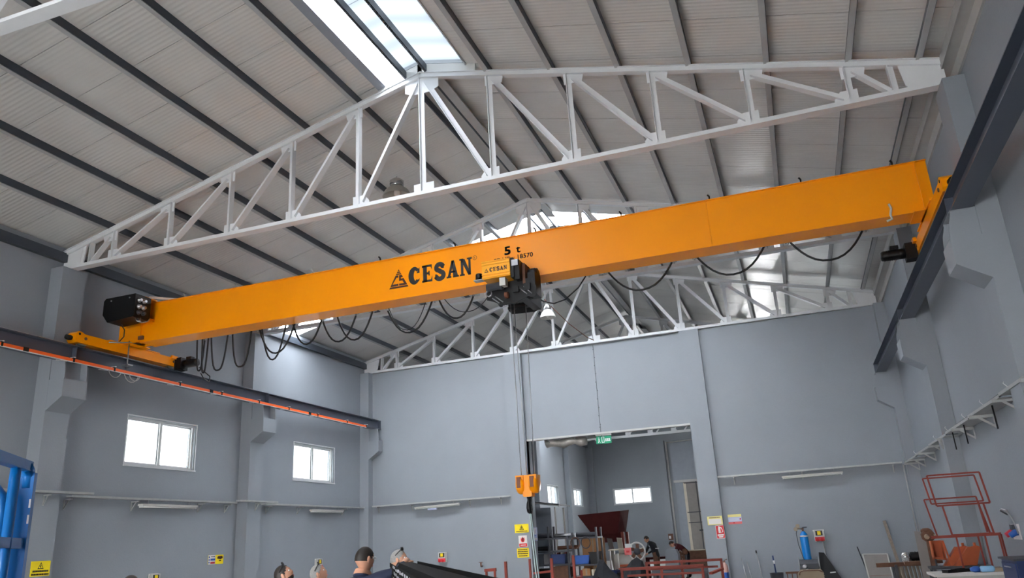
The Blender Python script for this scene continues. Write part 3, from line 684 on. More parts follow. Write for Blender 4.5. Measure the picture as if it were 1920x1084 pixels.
# ------------------------------------------------------------------ conductor rail on the left runway
cd = thing('conductor_rail', 'orange plastic conductor rail running along the left runway beam', 'rail', (-8.6,-10,6.13))
YC = [-22.0,-20,-18,-15.95,-14.22,-13.08,-10.93,-9.31,-7.65,-6.15,-4.53,-2.67,-1.3]
for a, b in zip(YC, YC[1:]):
    part('rail_section', MB().box(-8.64, -8.60, a+.01, b-.01, 6.10, 6.165), 'rail_or', cd)
part('rail_channel', MB().box(-8.635, -8.605, -22, -1.3, 6.085, 6.10), 'white', cd)  # white colour stands for the bright reflection on the steel channel
for y in YC[2:]:
    m_ = MB(); m_.box(-8.72, -8.56, y-.015, y+.015, 6.185, 6.20); part('hanger_arm', m_, 'white', cd)
    m_ = MB(); m_.box(-8.652, -8.588, y-.02, y+.02, 6.09, 6.19); part('hanger_clip', m_, 'black', cd)
    m_ = MB(); m_.bar((-8.70, y-.1, 6.10), (-8.60, y-.45, 6.05), .012, .012); part('cable_tie', m_, 'white', cd)
for y in (-15.41,-9.74,-5.0): part('joint_cover', MB().box(-8.655, -8.585, y-.06, y+.06, 6.09, 6.175), 'black', cd)
# ------------------------------------------------------------------ cable trays and strip lamps
def tray(label, segs, brs, group='galvanised cable trays along the walls', th=1.):
    # segs: list of (x0,y0,x1,y1,z,width)
    x, y = segs[0][0], segs[0][1]
    r = thing('cable_tray', label, 'cable tray', (x, y, segs[0][4]), group)
    for a, b, c, d, z, w in segs:
        m_ = MB(); m_.bar((a,b,z), (c,d,z), w, .006)
        for s in (-1, 1): m_.bar((a,b,z+.022), (c,d,z+.022), .005, .05, off=(s*w/2, 0))
        part('tray_section', m_, 'galv', r)
    for bx, by, nx, ny, L, z in brs:
        m_ = MB(); p = Vector((bx, by, 0)); n = Vector((nx, ny, 0))
        m_.bar(p+n*.005+Vector((0,0,z-.025)), p+n*L+Vector((0,0,z-.025)), .035*th, .03*th)
        m_.bar(p+n*.012+Vector((0,0,z-.01)), p+n*.012+Vector((0,0,z-.24)), .035*th, .012*th, up=(nx,ny,0))
        m_.bar(p+n*.015+Vector((0,0,z-.22)), p+n*(L*.65)+Vector((0,0,z-.035)), .022*th, .022*th)
        part('tray_bracket', m_, 'galv', r)
    return r
ZT = 3.27
tray('cable tray on the left wall and its pilasters, under the windows', [(-8.98,-21,-8.98,-13.0,ZT+.02,.14), (-9.32,-13.3,-9.32,-7.6,ZT-.02,.16), (-8.98,-7.9,-8.98,-6.1,ZT+.01,.14), (-9.32,-6.3,-9.32,-.30,ZT-.02,.16)],
     [(PFL,y,1,0,.2,ZT) for y in (-19.5,-17.5,-15.8,-14.15)] + [(XL,y,1,0,.24,ZT-.04) for y in (-13.3,-11.35,-9.0,-7.9,-6.0,-4.35,-1.6)] + [(PFL,-7.0,1,0,.2,ZT)])
tray('cable tray on the back wall left of the doorway, beside the column with yellow signs', [(-9.0,-.12,-3.5,-.12,ZT+.01,.15)], [(x,0,0,-1,.2,ZT+.01) for x in (-8.8,-7.4,-5.1,-3.9)])
tray('cable tray on the back wall right of the doorway', [(3.70,-.12,9.2,-.12,3.36,.15)], [(x,0,0,-1,.2,3.35) for x in (4.2,6.3,8.95)])
rt = [(9.44,-.1-.0*k,9.44,-.1,3.36,.32) for k in range(0)]
for k in range(6): rt.append((9.44,-.1-2.6*k,9.44,-.1-2.6*(k+1)+.01,3.345+.024*k,.32))
tr = tray('wide cable tray on deep brackets along the right wall', rt, [(XR,y,-1,0,.40,3.33-.0092*y) for y in (-.5,-1.75,-3.74,-5.64,-9.04,-10.92,-12.85,-14.7)] + [(PFR,-7.2,-1,0,.1,3.4)], th=1.7)
part('cable_run', MB().tube([(9.36,-.2,3.40),(9.38,-4,3.43),(9.35,-8,3.47),(9.37,-12,3.51),(9.36,-15.5,3.54)], .03, 6), 'darkgrey', tr)
for y in (-8.3, -9.6, -12.2): part('drop_rod', MB().tube([(9.35,y,3.36-.008*y-.02),(9.36,y+.02,3.05)], .014, 6), 'black', tr)
for y in (-2.8,-6.5,-8.2,-10.2,-11.9,-13.7): part('cable_tie_tail', MB().tube([(9.30,y,3.37-.009*y),(9.25,y+.04,3.45-.009*y),(9.27,y+.08,3.48-.009*y)], .006, 5), 'white', tr)
def strip_lamp(label, p, q, drop=.0):
    p = Vector(p); q = Vector(q); mid = (p+q)/2
    r = thing('strip_lamp', label, 'lamp', mid, 'fluorescent strip lamps under the cable trays')
    part('lamp_body', MB().bar(p, q, .16, .05), 'lampbody', r)
    d = (q-p).normalized(); n = Vector((d.y, -d.x, 0))
    for s in (-1, 1):
        m_ = MB(); m_.tube([p+d*.05+n*(.045*s)+Vector((0,0,-.045)), q-d*.05+n*(.045*s)+Vector((0,0,-.045))], .018, 8); part('tube', m_, 'tube', r)
        m_ = MB()
        for e in (p+d*.02, q-d*.05): m_.bar(e+n*(.045*s)+Vector((0,0,-.035)), e+d*.03+n*(.045*s)+Vector((0,0,-.035)), .03, .06)
        part('tube_holder', m_, 'white', r)
    for e in (p+d*.25, q-d*.25): part('hanger_rod', MB().tube([e+Vector((0,0,.02)), e+Vector((0,0,.12))], .008, 6), 'steel', r)
    return r
strip_lamp('strip lamp under the tray below the larger nearer left window', (-9.28,-11.22,3.13), (-9.28,-9.28,3.13))
strip_lamp('strip lamp under the tray below the farther left window', (-9.28,-3.75,3.13), (-9.28,-1.85,3.13))
l3 = strip_lamp('strip lamp on the back wall left of the doorway, with small grey box below', (-7.24,-.15,3.14), (-5.45,-.15,3.17))
part('ballast_box', MB().box(-6.7, -6.35, -.22, -.12, 3.02, 3.08), 'signblue', l3)
strip_lamp('strip lamp on the back wall right of the doorway, above the blue gas cylinder', (5.68,-.15,3.22), (7.49,-.15,3.23))
# conduit down the right wall corner
solo('wall_conduit', MB().tube([(9.2,-.36,3.3),(9.2,-.36,1.3)], .02, 6), 'galv', 'thin grey conduit running down the corner at the right end of back wall', 'pipe', (9.2,-.36,1.3))
# high-bay lamps
def highbay(label, loc, R_, topz, m):
    x, y, z = loc
    r = thing('highbay_lamp', label, 'lamp', loc)
    part('reflector', MB().lathe([(R_,0),(R_*.98,.05),(R_*.80,.16),(R_*.55,.24),(R_*.42,.27),(R_*.40,.25),(R_*.55,.21),(R_*.78,.13),(R_*.95,.01),(R_,0)], loc, 'z', 24, cap=False), m, r)
    part('ballast_housing', MB().lathe([(R_*.45,.26),(R_*.5,.29),(R_*.5,.42),(R_*.3,.48),(R_*.1,.5)], loc, 'z', 18), 'chrome', r)
    part('bulb', MB().lathe([(.02,-.0),(.07,.04),(.08,.12),(.05,.22),(.03,.25)], loc, 'z', 12), 'tube', r)
    part('suspension', MB().tube([(x,y,z+.48),(x,y,topz)], .012, 6), 'steel', r)
    return r
highbay('dusty grey high bay lamp close under the roof behind the nearest full truss', (-2.2,-11.0,10.12), .36, zr(-2.2)+.05, 'lampdome')
highbay('white high bay lamp hanging beside the black hoist', (-.82,-3.0,8.75), .26, zr(-.82)+.1, 'lampbody')
solo('loose_cable', MB().tube([(-.9,-3.0,9.4),(-.7,-2.5,9.12),(-.45,-1.6,8.8),(-.15,-.5,8.55),(0,-.12,8.50)], .014, 6), 'copper', 'thin brown cable slanting down to the top of the back wall', 'cable', (-.4,-1.5,8.8))
# ------------------------------------------------------------------ signs
def frame_axes(face):
    return {'-y': (Vector((1,0,0)), Vector((0,-1,0))), '+x': (Vector((0,1,0)), Vector((1,0,0))), '-x': (Vector((0,-1,0)), Vector((-1,0,0)))}[face]
class Sign:
    # org: lower left corner seen from the hall; u to the right, v up
    def __init__(s, name, label, cat, org, face, w, h, m, tilt=0.):
        s.u, s.n = frame_axes(face); s.o = Vector(org); s.w, s.h = w, h
        c, t = math.cos(tilt), math.sin(tilt); s.U = s.u*c + Vector((0,0,1))*t; s.V = Vector((0,0,1))*c - s.u*t
        s.r = thing(name, label, cat, org); part('board', s.slab(0, w, 0, h, -.008, .004), m, s.r)
        s.k = 0
    def P(s, a, b, d): return s.o + s.U*a + s.V*b + s.n*d
    def slab(s, a0, a1, b0, b1, d0, d1):
        return MB().add([s.P(a,b,d) for d in (d0,d1) for a,b in ((a0,b0),(a1,b0),(a1,b1),(a0,b1))], [(0,1,2,3),(4,5,6,7),(0,1,5,4),(1,2,6,5),(2,3,7,6),(3,0,4,7)])
    def poly(s, mb, pts): mb.add([s.P(a*s.w, b*s.h, .0055+s.k*.0006) for a, b in pts], [tuple(range(len(pts)))]); return mb
    def print(s, name, polys, m):
        mb = MB(); [s.poly(mb, p) for p in polys]; s.k += 1; return part(name, mb, m, s.r)
    def lines(s, rows, m, name='print_lines', seed=1):
        # illegible small print: word-like dashes
        rnd = random.Random(seed); ps = []
        for y, h, x0, x1 in rows:
            x = x0
            while x < x1-.02:
                w = min(rnd.uniform(.03,.075), x1-x); ps.append([(x,y),(x+w*.8,y),(x+w*.8,y+h),(x,y+h)]); x += w
        return s.print(name, ps, m)
def tri(cx, cy, w, h): return [(cx-w/2,cy-h/2),(cx+w/2,cy-h/2),(cx,cy+h/2)]
def rect(a, b, c, d): return [(a,c),(b,c),(b,d),(a,d)]
g = Sign('warning_sign', 'yellow warning sign with black triangle on the column left of the doorway, topmost of three', 'sign', (-3.40,-.148,2.035), '-y', .51, .285, 'yellow')
g.print('hazard_triangle', [tri(.5,.60,.34,.58)], 'ink'); g.print('triangle_field', [tri(.5,.57,.22,.36)], 'yellow'); g.print('hazard_symbol', [rect(.47,.53,.47,.66), rect(.44,.56,.46,.50)], 'ink'); g.lines([(.12,.09,.1,.9)], 'ink', seed=3)
g = Sign('prohibition_sign', 'white sign with a dark red hand symbol and red band below the topmost yellow one', 'sign', (-3.28,-.148,1.56), '-y', .31, .38, 'signwhite')
g.print('red_band', [rect(.05,.97,.03,.30)], 'signred'); g.print('hand_symbol', [[(.36,.42),(.62,.42),(.72,.62),(.66,.9),(.58,.72),(.54,.95),(.47,.72),(.42,.93),(.36,.72),(.28,.85),(.26,.6)]], 'signred'); g.print('symbol_core', [[(.45,.48),(.55,.48),(.60,.75),(.5,.86),(.42,.72)]], 'inkbrown'); g.lines([(.12,.09,.2,.85)], 'signwhite', seed=5)
g = Sign('notice_sign', 'yellow notice full of black lines, lowest on the column left of the doorway', 'sign', (-3.36,-.148,1.22), '-y', .43, .30, 'yellow')
g.lines([(.80,.1,.1,.9),(.58,.12,.06,.94),(.36,.12,.06,.94),(.12,.12,.12,.88)], 'ink', seed=7)
g = Sign('notice_sign', 'pale blue sticker on the doorway jamb', 'sign', (-2.822,.08,1.74), '+x', .5, .45, 'signblue')
g.print('white_fields', [rect(.25,.75,.52,.92), rect(.15,.85,.08,.2)], 'signwhite'); g.print('figure', [rect(.44,.56,.58,.86), rect(.3,.7,.36,.42)], 'midblue')
g = Sign('notice_sign', 'faded yellow notice on the column right of the doorway', 'sign', (3.20,-.148,1.90), '-y', .47, .27, 'paley')
g.lines([(.80,.08,.14,.86)], 'brown', seed=9); g.print('faded_field', [rect(.08,.92,.1,.68)], 'signwhite')
g = Sign('extinguisher_sign', 'red fire extinguisher sign on the column right of the doorway', 'sign', (3.43,-.153,1.47), '-y', .27, .41, 'signred', .03)
g.print('white_border', [rect(.0,.04,0,1),rect(.96,1,0,1),rect(0,1,0,.03),rect(0,1,.97,1)], 'signwhite')
g.print('extinguisher_symbol', [rect(.30,.55,.42,.80), rect(.34,.50,.80,.92), [(.50,.88),(.72,.82),(.80,.6),(.72,.6),(.64,.76),(.5,.80)], [(.58,.42),(.62,.42),(.84,.5),(.8,.66),(.72,.52)]], 'signwhite'); g.print('white_band', [rect(.14,.86,.22,.32), [(.3,.08),(.7,.08),(.8,.18),(.2,.18)]], 'signwhite')
g = Sign('notice_sign', 'small white and lilac notice with pink foot on the back wall', 'sign', (3.84,-.012,1.89), '-y', .42, .30, 'signblue')
g.print('top_band', [rect(0,1,.72,1)], 'paley'); g.print('foot_band', [rect(0,1,0,.24)], 'signpink'); g.print('spot', [rect(.36,.46,.08,.2), rect(.86,.95,.42,.58)], 'signred'); g.lines([(.5,.05,.06,.8),(.38,.05,.06,.8)], 'signwhite', seed=11)
g = Sign('warning_sign', 'yellow warning sign with black triangle on the left pilaster beside the blue lift', 'sign', (PFL+.008,-14.25,1.61), '+x', .46, .30, 'yellow')
g.print('hazard_triangle', [tri(.5,.70,.32,.46)], 'ink'); g.print('triangle_field', [tri(.5,.675,.22,.31)], 'yellow'); g.print('hazard_symbol', [[(.48,.56),(.54,.56),(.5,.66),(.55,.66),(.47,.78),(.49,.68),(.45,.68)]], 'ink'); g.lines([(.27,.12,.1,.92)], 'ink', seed=13); g.lines([(.06,.12,.04,.96)], 'ink', seed=14)
g = Sign('notice_sign', 'half white and half yellow notice low on the left wall', 'sign', (XL+.01,-8.46,1.62), '+x', .62, .24, 'yellow')
g.print('white_field', [rect(0,.46,0,1)], 'signwhite'); g.print('blue_field', [rect(.14,.46,.40,.62)], 'midblue'); g.print('red_field', [rect(.14,.44,.06,.26)], 'signred'); g.print('blue_dots', [rect(.02,.09,.12,.3), rect(.02,.09,.4,.58), rect(.02,.09,.7,.88)], 'midblue'); g.lines([(.78,.1,.18,.44)], 'ink', seed=15); g.print('machine_symbol', [[(.56,.6),(.62,.85),(.92,.88),(.95,.62),(.8,.5)], rect(.7,.85,.3,.42)], 'inkbrown')
# exit sign hung under the lintel
ex = thing('exit_sign', 'green exit sign hanging under the doorway lintel', 'sign', (0,.1,5.0))
part('lamp_housing', MB().box(-.29, .27, .06, .14, 5.10, 5.16), 'white', ex)
part('sign_panel', MB().box(-.28, .26, .09, .11, 4.83, 5.10), 'green', ex)
class E_: pass
m_ = MB()
def q(pts): m_.add([(-.28+a*.54, .0885, 4.83+b*.27) for a, b in pts], [tuple(range(len(pts)))])
q(rect(.36,.54,.12,.88)); q(rect(.15,.22,.36,.66)); q(rect(.15,.21,.70,.82)); q([(.10,.14),(.15,.14),(.20,.38),(.15,.38)]); q([(.20,.38),(.17,.38),(.24,.14),(.28,.14)])
for i, (a, w) in enumerate(((.60,.05),(.67,.03),(.72,.06),(.80,.03),(.85,.06))): q(rect(a, a+w, .42 if i % 2 else .40, .62))
q(rect(.58,.93,.28,.36))
part('pictogram', m_, 'white', ex)
m_ = MB(); m_.add([(-.28+a*.54, .0875, 4.83+b*.27) for a, b in rect(.40,.50,.18,.82)], [(0,1,2,3)]); part('door_symbol', m_, 'green', ex)
# silver foil duct on the far side of the doorway head
fd = thing('foil_duct', 'crumpled silver foil duct behind the doorway lintel', 'duct', (-1.6,1.0,5.1))
for x in (-2.2,-1.2): part('hanger_strap', MB().bar((x,.98,5.1),(x,.1,5.3),.03,.006), 'steel', fd)
part('duct_hose', MB().tube([(-2.4+.22*k, 1.0, 5.12+.05*math.sin(k*1.7)) for k in range(8)], [.16+.025*math.sin(k*2.3) for k in range(8)], 10), 'coil', fd)
m_ = MB()
for z in (5.12, 5.36): m_.bar((-.6,1.3,z), (3.0,1.3,z), .05, .05)
la = thing('lattice_beam', 'white lattice beam behind the doorway lintel', 'beam', (1.2,1.3,5.2)); part('chord', m_, 'truss', la)
for k in range(4): part('strut', MB().bar((-.4+k*1.0,1.3,5.12), (-.2+k*1.0,1.3,5.36), .04, .04), 'truss', la)
# ------------------------------------------------------------------ wall sockets, extinguishers, valve
def socket_box(label, org, face, pink=True):
    g = Sign('socket_box', label, 'socket', org, face, .30, .34, 'signwhite'); g.k = 0
    part('housing', g.slab(.01, .29, .01, .33, 0, .10), 'lampbody', g.r)
    part('breaker_window', g.slab(.05, .25, .17, .31, .10, .108), 'ink', g.r)
    part('warning_label', g.slab(.10, .20, .19, .30, .108, .112), 'yellow', g.r)
    part('foot_band', g.slab(.01, .29, .01, .13, .10, .115), 'socketred', g.r)
    for a in (.08, .21):
        m_ = MB(); c = g.P(a, .065, 0)
        m_.tube([c+g.n*.1, c+g.n*.16-Vector((0,0,.02))], [.045,.05], 10); part('socket', m_, 'signred', g.r)
    part('top_lug', g.slab(-.02, .31, .30, .335, .0, .03), 'white', g.r)
    return g.r
socket_box('red and white socket box with yellow label right of the blue gas cylinder', (6.35,-.02,1.235), '-y')
socket_box('socket box with yellow label on the back wall, just over the black profile stack', (-6.38,-.02,1.2), '-y')
socket_box('socket box with yellow label on the left wall behind the grey haired person', (XL+.015,-3.25,1.24), '+x')
socket_box('socket box with yellow label low on the left wall under the nearer window', (XL+.015,-10.6,1.15), '+x')
solo('cable_conduit', MB().tube([(6.58,-.03,1.24),(6.60,-.03,.0)], .018, 6), 'galv', 'grey conduit below the red and white socket box', 'pipe', (6.6,-.03,0))
va = thing('air_valve', 'small brass air valve on the back wall above the red bars', 'valve', (-4.75,-.05,1.05))
m_ = MB(); m_.tube([(-4.75,-.005,1.0),(-4.75,-.08,1.0),(-4.75,-.09,1.12)], .03, 8); part('valve_body', m_, 'brown', va); part('valve_lever', MB().box(-4.82, -4.68, -.11, -.09, 1.12, 1.14), 'brown', va)
def extinguisher(label, x, y, h, m):
    r = thing('fire_extinguisher', label, 'extinguisher', (x,y,.02))
    part('cylinder', MB().lathe([(.06,.02),(.095,.04),(.1,.1),(.1,h*.72),(.085,h*.80),(.04,h*.86),(.03,h*.9)], (x,y,0), 'z', 18), m, r)
    part('label_band', MB().lathe([(.102,h*.2),(.102,h*.55)], (x,y,0), 'z', 18, cap=False), 'midblue', r)
    m_ = MB(); m_.box(x-.03, x+.03, y-.03, y+.03, h*.88, h*.94); m_.bar((x,y,h*.95), (x+.1,y-.06,h*1.0), .03, .015); part('valve_head', m_, 'brown', r)
    part('hose', MB().tube([(x-.02,y,h*.92),(x-.10,y-.02,h*.9),(x-.13,y-.03,h*.7),(x-.12,y-.04,h*.35)], .014, 6), 'khaki', r)
    return r
extinguisher('faded pink fire extinguisher with blue label at the foot of the right doorway column', 3.58, -.42, .86, 'extpale')
# ------------------------------------------------------------------ right hand workshop corner
def cyl(label, x, y):
    r = thing('gas_cylinder', label, 'gas cylinder', (x,y,0))
    part('bottle', MB().lathe([(.09,.0),(.115,.02),(.12,.08),(.12,1.36),(.115,1.43),(.09,1.5),(.05,1.54),(.04,1.56)], (x,y,0), 'z', 20), 'cylblue', r)
    part('collar', MB().lathe([(.118,1.40),(.122,1.40),(.119,1.44),(.115,1.44)], (x,y,0), 'z', 20), 'signwhite', r)
    m_ = MB(); m_.tube([(x,y,1.55),(x,y,1.66)], .022, 8); m_.box(x-.03, x+.03, y-.03, y+.03, 1.60, 1.65); part('valve', m_, 'brown', r)
    part('hand_wheel', MB().lathe([(.03,1.66),(.07,1.665),(.07,1.68),(.03,1.685)], (x+.06,y,0), 'z', 12), 'darkgrey', r)
    m_ = MB(); m_.tube([(x-.03,y-.02,1.63),(x-.16,y-.05,1.64)], .022, 8); m_.lathe([(.055,-.09),(.06,-.085),(.06,-.05),(.03,-.045)], (x-.13,y,1.72), 'y', 14); m_.lathe([(.055,-.09),(.06,-.085),(.06,-.05),(.03,-.045)], (x-.2,y,1.63), 'y', 14)
    part('regulator', m_, 'khaki', r)
    part('gas_hose', MB().tube([(x-.17,y-.05,1.6),(x-.2,y-.06,1.5),(x-.19,y-.08,1.2),(x-.14,y-.1,.95),(x-.1,y-.14,.75),(x-.04,y-.2,.55)], .012, 6), 'darkgrey', r)
    return r
cyl('blue gas cylinder with brass regulator standing against the back wall', 6.05, -.75)
we = thing('welding_machine', 'dark grey welding machine with chrome frame in front of the blue gas cylinder', 'welder', (6.05,-1.25,0))
m_ = MB(); m_.prism([(-1.5,.42),(-1.5,.66),(-1.42,.76),(-1.05,.76),(-1.0,.70),(-1.0,.42)], 'x', 5.82, 6.33); part('housing', m_, 'darkgrey', we)
for x in (5.80, 6.35): part('side_frame', MB().tube([(x,-1.48,.4),(x,-1.48,.72),(x,-1.4,.82),(x,-1.05,.82),(x,-1.0,.74),(x,-1.0,.4)], .016, 6), 'steel', we)
part('front_knob', MB().lathe([(.07,-1.53),(.06,-1.56),(.03,-1.57)], (5.95,0,.58), 'y', 14), 'steel', we)
part('front_plug', MB().lathe([(.05,-1.52),(.05,-1.55),(.03,-1.56)], (6.0,0,.48), 'y', 12), 'white', we)
part('trolley_shelf', MB().box(5.8, 6.36, -1.52, -.98, .39, .42), 'darkgrey', we)
for x in (5.85, 6.31):
    for y in (-1.45, -1.05): part('trolley_post', MB().bar((x,y,0), (x,y,.40), .035, .035), 'darkgrey', we)
cv = thing('storage_box', 'beige ribbed box on the floor in front of the welding machine', 'box', (6.1,-2.0,0))
m_ = MB(); m_.prism([(5.74,0),(6.42,0),(6.42,.44),(6.36,.52),(5.82,.52),(5.74,.44)], 'y', -2.3, -1.7); part('body', m_, 'khaki', cv)
for z in (.36,.42): part('rib', MB().box(5.73, 6.43, -2.315, -2.3, z, z+.02), 'khaki', cv)
part('lid_rim', MB().tube([(5.78,-2.31,.40),(5.80,-2.31,.48),(5.9,-2.31,.515),(6.3,-2.31,.515),(6.4,-2.31,.46)], .014, 6), 'brown', cv)
ls = thing('leaning_cover', 'black sheet leaning on the back wall beside the welding machine', 'sheet', (6.7,-.3,0))
m_ = MB(); m_.add([(6.35,-.75,0),(7.0,-.75,0),(6.55,-.05,.9),(6.40,-.05,.92),(6.35,-.72,0),(7.0,-.72,0),(6.55,-.02,.9),(6.40,-.02,.92)], [(0,1,2,3),(4,5,6,7),(0,1,5,4),(1,2,6,5),(2,3,7,6),(3,0,4,7)]); part('sheet', m_, 'black', ls); part('white_tag', MB().bar((6.62,-.62,.35),(6.78,-.62,.36),.03,.03), 'white', ls)
RODS = [(4.09,.86,'bare steel rod leaning on the back wall, leftmost of three',.25), (4.24,.73,'shortest bare steel rod leaning on the back wall',.22), (4.56,1.06,'tallest rod leaning on the back wall, with black tip',.28)]
for x, h, lb, dy in RODS:
    r = thing('steel_rod', lb, 'rod', (x,-dy,0), None)
    part('rod', MB().tube([(x+.12,-dy-.1,0),(x,-.03,h)], .016, 6), 'steel', r)
    if h > 1: part('tip', MB().tube([(x+.008,-.05,h-.09),(x,-.03,h)], .024, 6), 'black', r)
bn = thing('waste_bin', 'grey round bin by the back wall holding a blue handled brush', 'bin', (5.1,-.6,0))
part('bin_body', MB().lathe([(.15,0),(.17,.02),(.2,.40),(.21,.41),(.19,.40),(.16,.05)], (5.1,-.6,0), 'z', 20, cap=False), 'darkgrey', bn)
part('bin_base', MB().lathe([(.15,.02),(.15,.04)], (5.1,-.6,0), 'z', 20), 'darkgrey', bn)
br = thing('brush', 'blue handled brush standing in the grey bin', 'brush', (5.08,-.6,.1))
part('handle', MB().tube([(5.1,-.6,.06),(5.06,-.55,.9)], .024, 8), 'dkblue', br); part('grip_band', MB().tube([(5.073,-.565,.66),(5.067,-.557,.76)], .027, 8), 'white', br)
fr = thing('low_rack', 'low brown steel rack on the floor between bin and welder', 'rack', (5.6,-.16,0)); part('top_rail', MB().box(5.35, 5.78, -.22, -.14, .34, .40), 'brown', fr)
for x in (5.38, 5.52, 5.66, 5.74): part('post', MB().box(x, x+.03, -.2, -.16, 0, .34), 'brown', fr)
bd = thing('framed_board', 'grey framed board leaning on the back wall', 'board', (7.95,-.3,0))
def lean(x, z, z1=.80, yb=-.42): return Vector((x, yb+(yb*-1-.05)*(z/z1), z))
m_ = MB(); a = [lean(7.68,0), lean(8.32,0), lean(8.31,.78), lean(7.63,.80)]; m_.add(a+[p+Vector((0,.015,0)) for p in a], [(0,1,2,3),(4,5,6,7),(0,1,5,4),(1,2,6,5),(2,3,7,6),(3,0,4,7)]); part('panel', m_, 'greyboard', bd)
for p, q_ in zip(a, a[1:]+a[:1]): part('frame_bar', MB().bar(p-Vector((0,.01,0)), q_-Vector((0,.01,0)), .035, .03), 'lampbody', bd)
part('stripe', MB().bar(lean(7.70,.2)-Vector((0,.006,0)), lean(8.3,.2)-Vector((0,.006,0)), .02, .006), 'red', bd)
r = thing('steel_strip', 'thin dark strip leaning left of the grey framed board', 'strip', (7.55,-.2,0)); part('strip', MB().bar((7.72,-.30,0),(7.52,-.03,1.02),.03,.012), 'darkgrey', r); part('strip_foot', MB().bar((7.72,-.30,0),(7.70,-.27,.1),.04,.016), 'darkgrey', r)
solo('plank', MB().bar((8.56,-1.0,.0),(8.40,-.06,1.72),.085,.03,up=(0,1,0)), 'wood', 'long weathered plank leaning on the back wall', 'plank', (8.5,-.5,0))
# cut-off saw bench
sw = thing('saw_bench', 'rusty cut off saw bench with chrome and black motor near the right wall', 'saw', (8.1,-8.0,0))
part('bench_beam', MB().box(7.42, 8.30, -8.08, -7.92, .80, .88), 'brown', sw); part('bench_plate', MB().box(7.95, 8.66, -8.25, -7.75, .84, .895), 'brown', sw)
m_ = MB(); m_.lathe([(.05,8.10),(.095,8.11)] + [(.095 if k % 2 else .088, 8.12+.03*k) for k in range(8)] + [(.09,8.37),(.05,8.39)], (0,-8.0,.985), 'x', 16); part('motor', m_, 'black', sw)
m_ = MB(); m_.lathe([(.04,7.93),(.09,7.95),(.1,8.02),(.085,8.09),(.05,8.1)], (0,-8.0,.98), 'x', 14); m_.box(7.93, 8.06, -8.1, -7.95, .89, .97); part('gear_head', m_, 'chrome', sw)
for x in (7.78, 8.42):
    for y in (-8.2, -7.8): part('leg', MB().bar((x,y,0),(x,y,.84),.05,.05), 'darkgrey', sw)
part('lower_shelf', MB().box(7.76, 8.44, -8.22, -7.78, .38, .41), 'darkgrey', sw)
m_ = MB()
for k in range(7): m_.tube([(7.84+.07*k,-8.02,.83),(7.83+.075*k,-8.06,.66),(7.86+.07*k,-8.04,.48)], .028, 6)
part('hanging_offcuts', m_, 'wood', sw, kind='stuff')
# rust red frame tower near the right wall
tw = thing('frame_tower', 'tall rust red tube frame standing behind the workbench at right wall', 'frame', (8.9,-10,0))
def rectframe(nm, x0, x1, z0, z1, y, t=.028, sk=0.):
    pts = [(x0,y,z0),(x1,y,z0),(x1+sk,y,z1),(x0+sk,y,z1)]
    for a, b in zip(pts, pts[1:]+pts[:1]): part(nm, MB().bar(a, b, t, t), 'red', tw)
rectframe('upper_bar', 8.52, 9.41, 1.93, 2.49, -10.0, .03, -.06); rectframe('upper_bar', 8.43, 9.30, 1.97, 2.44, -10.06, .026, -.06)
rectframe('middle_bar', 8.44, 9.32, 1.38, 2.06, -9.9, .026, -.10); rectframe('middle_bar', 8.66, 9.34, 1.40, 1.93, -10.1, .03, -.06)
part('brace', MB().bar((9.26,-10,1.42),(9.22,-10,1.95),.055,.03), 'red', tw)
part('shelf_bar', MB().box(8.30, 9.42, -10.12, -10.04, 1.355, 1.40), 'red', tw); part('shelf_bar', MB().box(8.4, 9.5, -9.86, -9.80, 1.36, 1.40), 'red', tw)
for x, y in ((8.72,-10.08),(9.19,-10.08),(9.42,-10.06),(9.12,-9.83),(9.5,-9.83)):
    part('leg', MB().bar((x+.03,y,0),(x,y,1.37),.028,.028), 'red', tw)
part('base_plate', MB().box(8.6, 9.55, -10.2, -9.75, 0, .03), 'red', tw)
wb = thing('workbench', 'white topped workbench in the lower right corner', 'workbench', (8.8,-10.8,0))
part('bench_top', MB().box(8.08, 9.48, -11.3, -10.3, .76, .80), 'signwhite', wb); part('apron', MB().box(8.12, 9.44, -11.26, -11.23, .6, .76), 'lampbody', wb)
for x in (8.14, 9.40):
    for y in (-11.2, -10.4): part('leg', MB().bar((x,y,0),(x,y,.76),.06,.06), 'darkgrey', wb)
for i, (p, q_, w, h, m, nm, lb, ct) in enumerate((
    ((8.3,-10.95,.825),(8.75,-10.7,.825),.16,.05,'black','tool_case','flat black tool case on the workbench','case'),
    ((8.75,-10.6,.83),(9.4,-10.75,.835),.2,.02,'wood','offcut_board','pale board offcut at the back of the workbench','board'),
    ((8.8,-11.1,.82),(9.42,-11.0,.825),.14,.04,'khaki','wrapped_bar','beige wrapped bar on the front of the workbench','bar'),
    ((8.6,-10.5,.82),(9.2,-10.45,.82),.1,.04,'darkgrey','steel_offcut','dark steel offcut at the back of the workbench','bar'))):
    m_ = MB(); m_.bar(p, q_, w, h); m_.bar(Vector(p).lerp(Vector(q_),.3)+Vector((0,0,h*.5+.006)), Vector(p).lerp(Vector(q_),.7)+Vector((0,0,h*.5+.006)), w*.6, .012)
    solo(nm, m_, m, lb, ct, ((p[0]+q_[0])/2,(p[1]+q_[1])/2,.8))
bo = thing('plastic_bottle', 'blue and clear plastic bottle lying on the workbench', 'bottle', (8.85,-11.05,.86))
part('bottle_body', MB().lathe([(.03,8.80),(.05,8.83),(.052,9.0),(.03,9.03)], (0,-11.15,.853), 'x', 14), 'clear_bottle', bo); part('bottle_shoulder', MB().lathe([(.022,8.66),(.04,8.69),(.05,8.72),(.05,8.80),(.03,8.81)], (0,-11.15,.853), 'x', 14), 'midblue', bo)
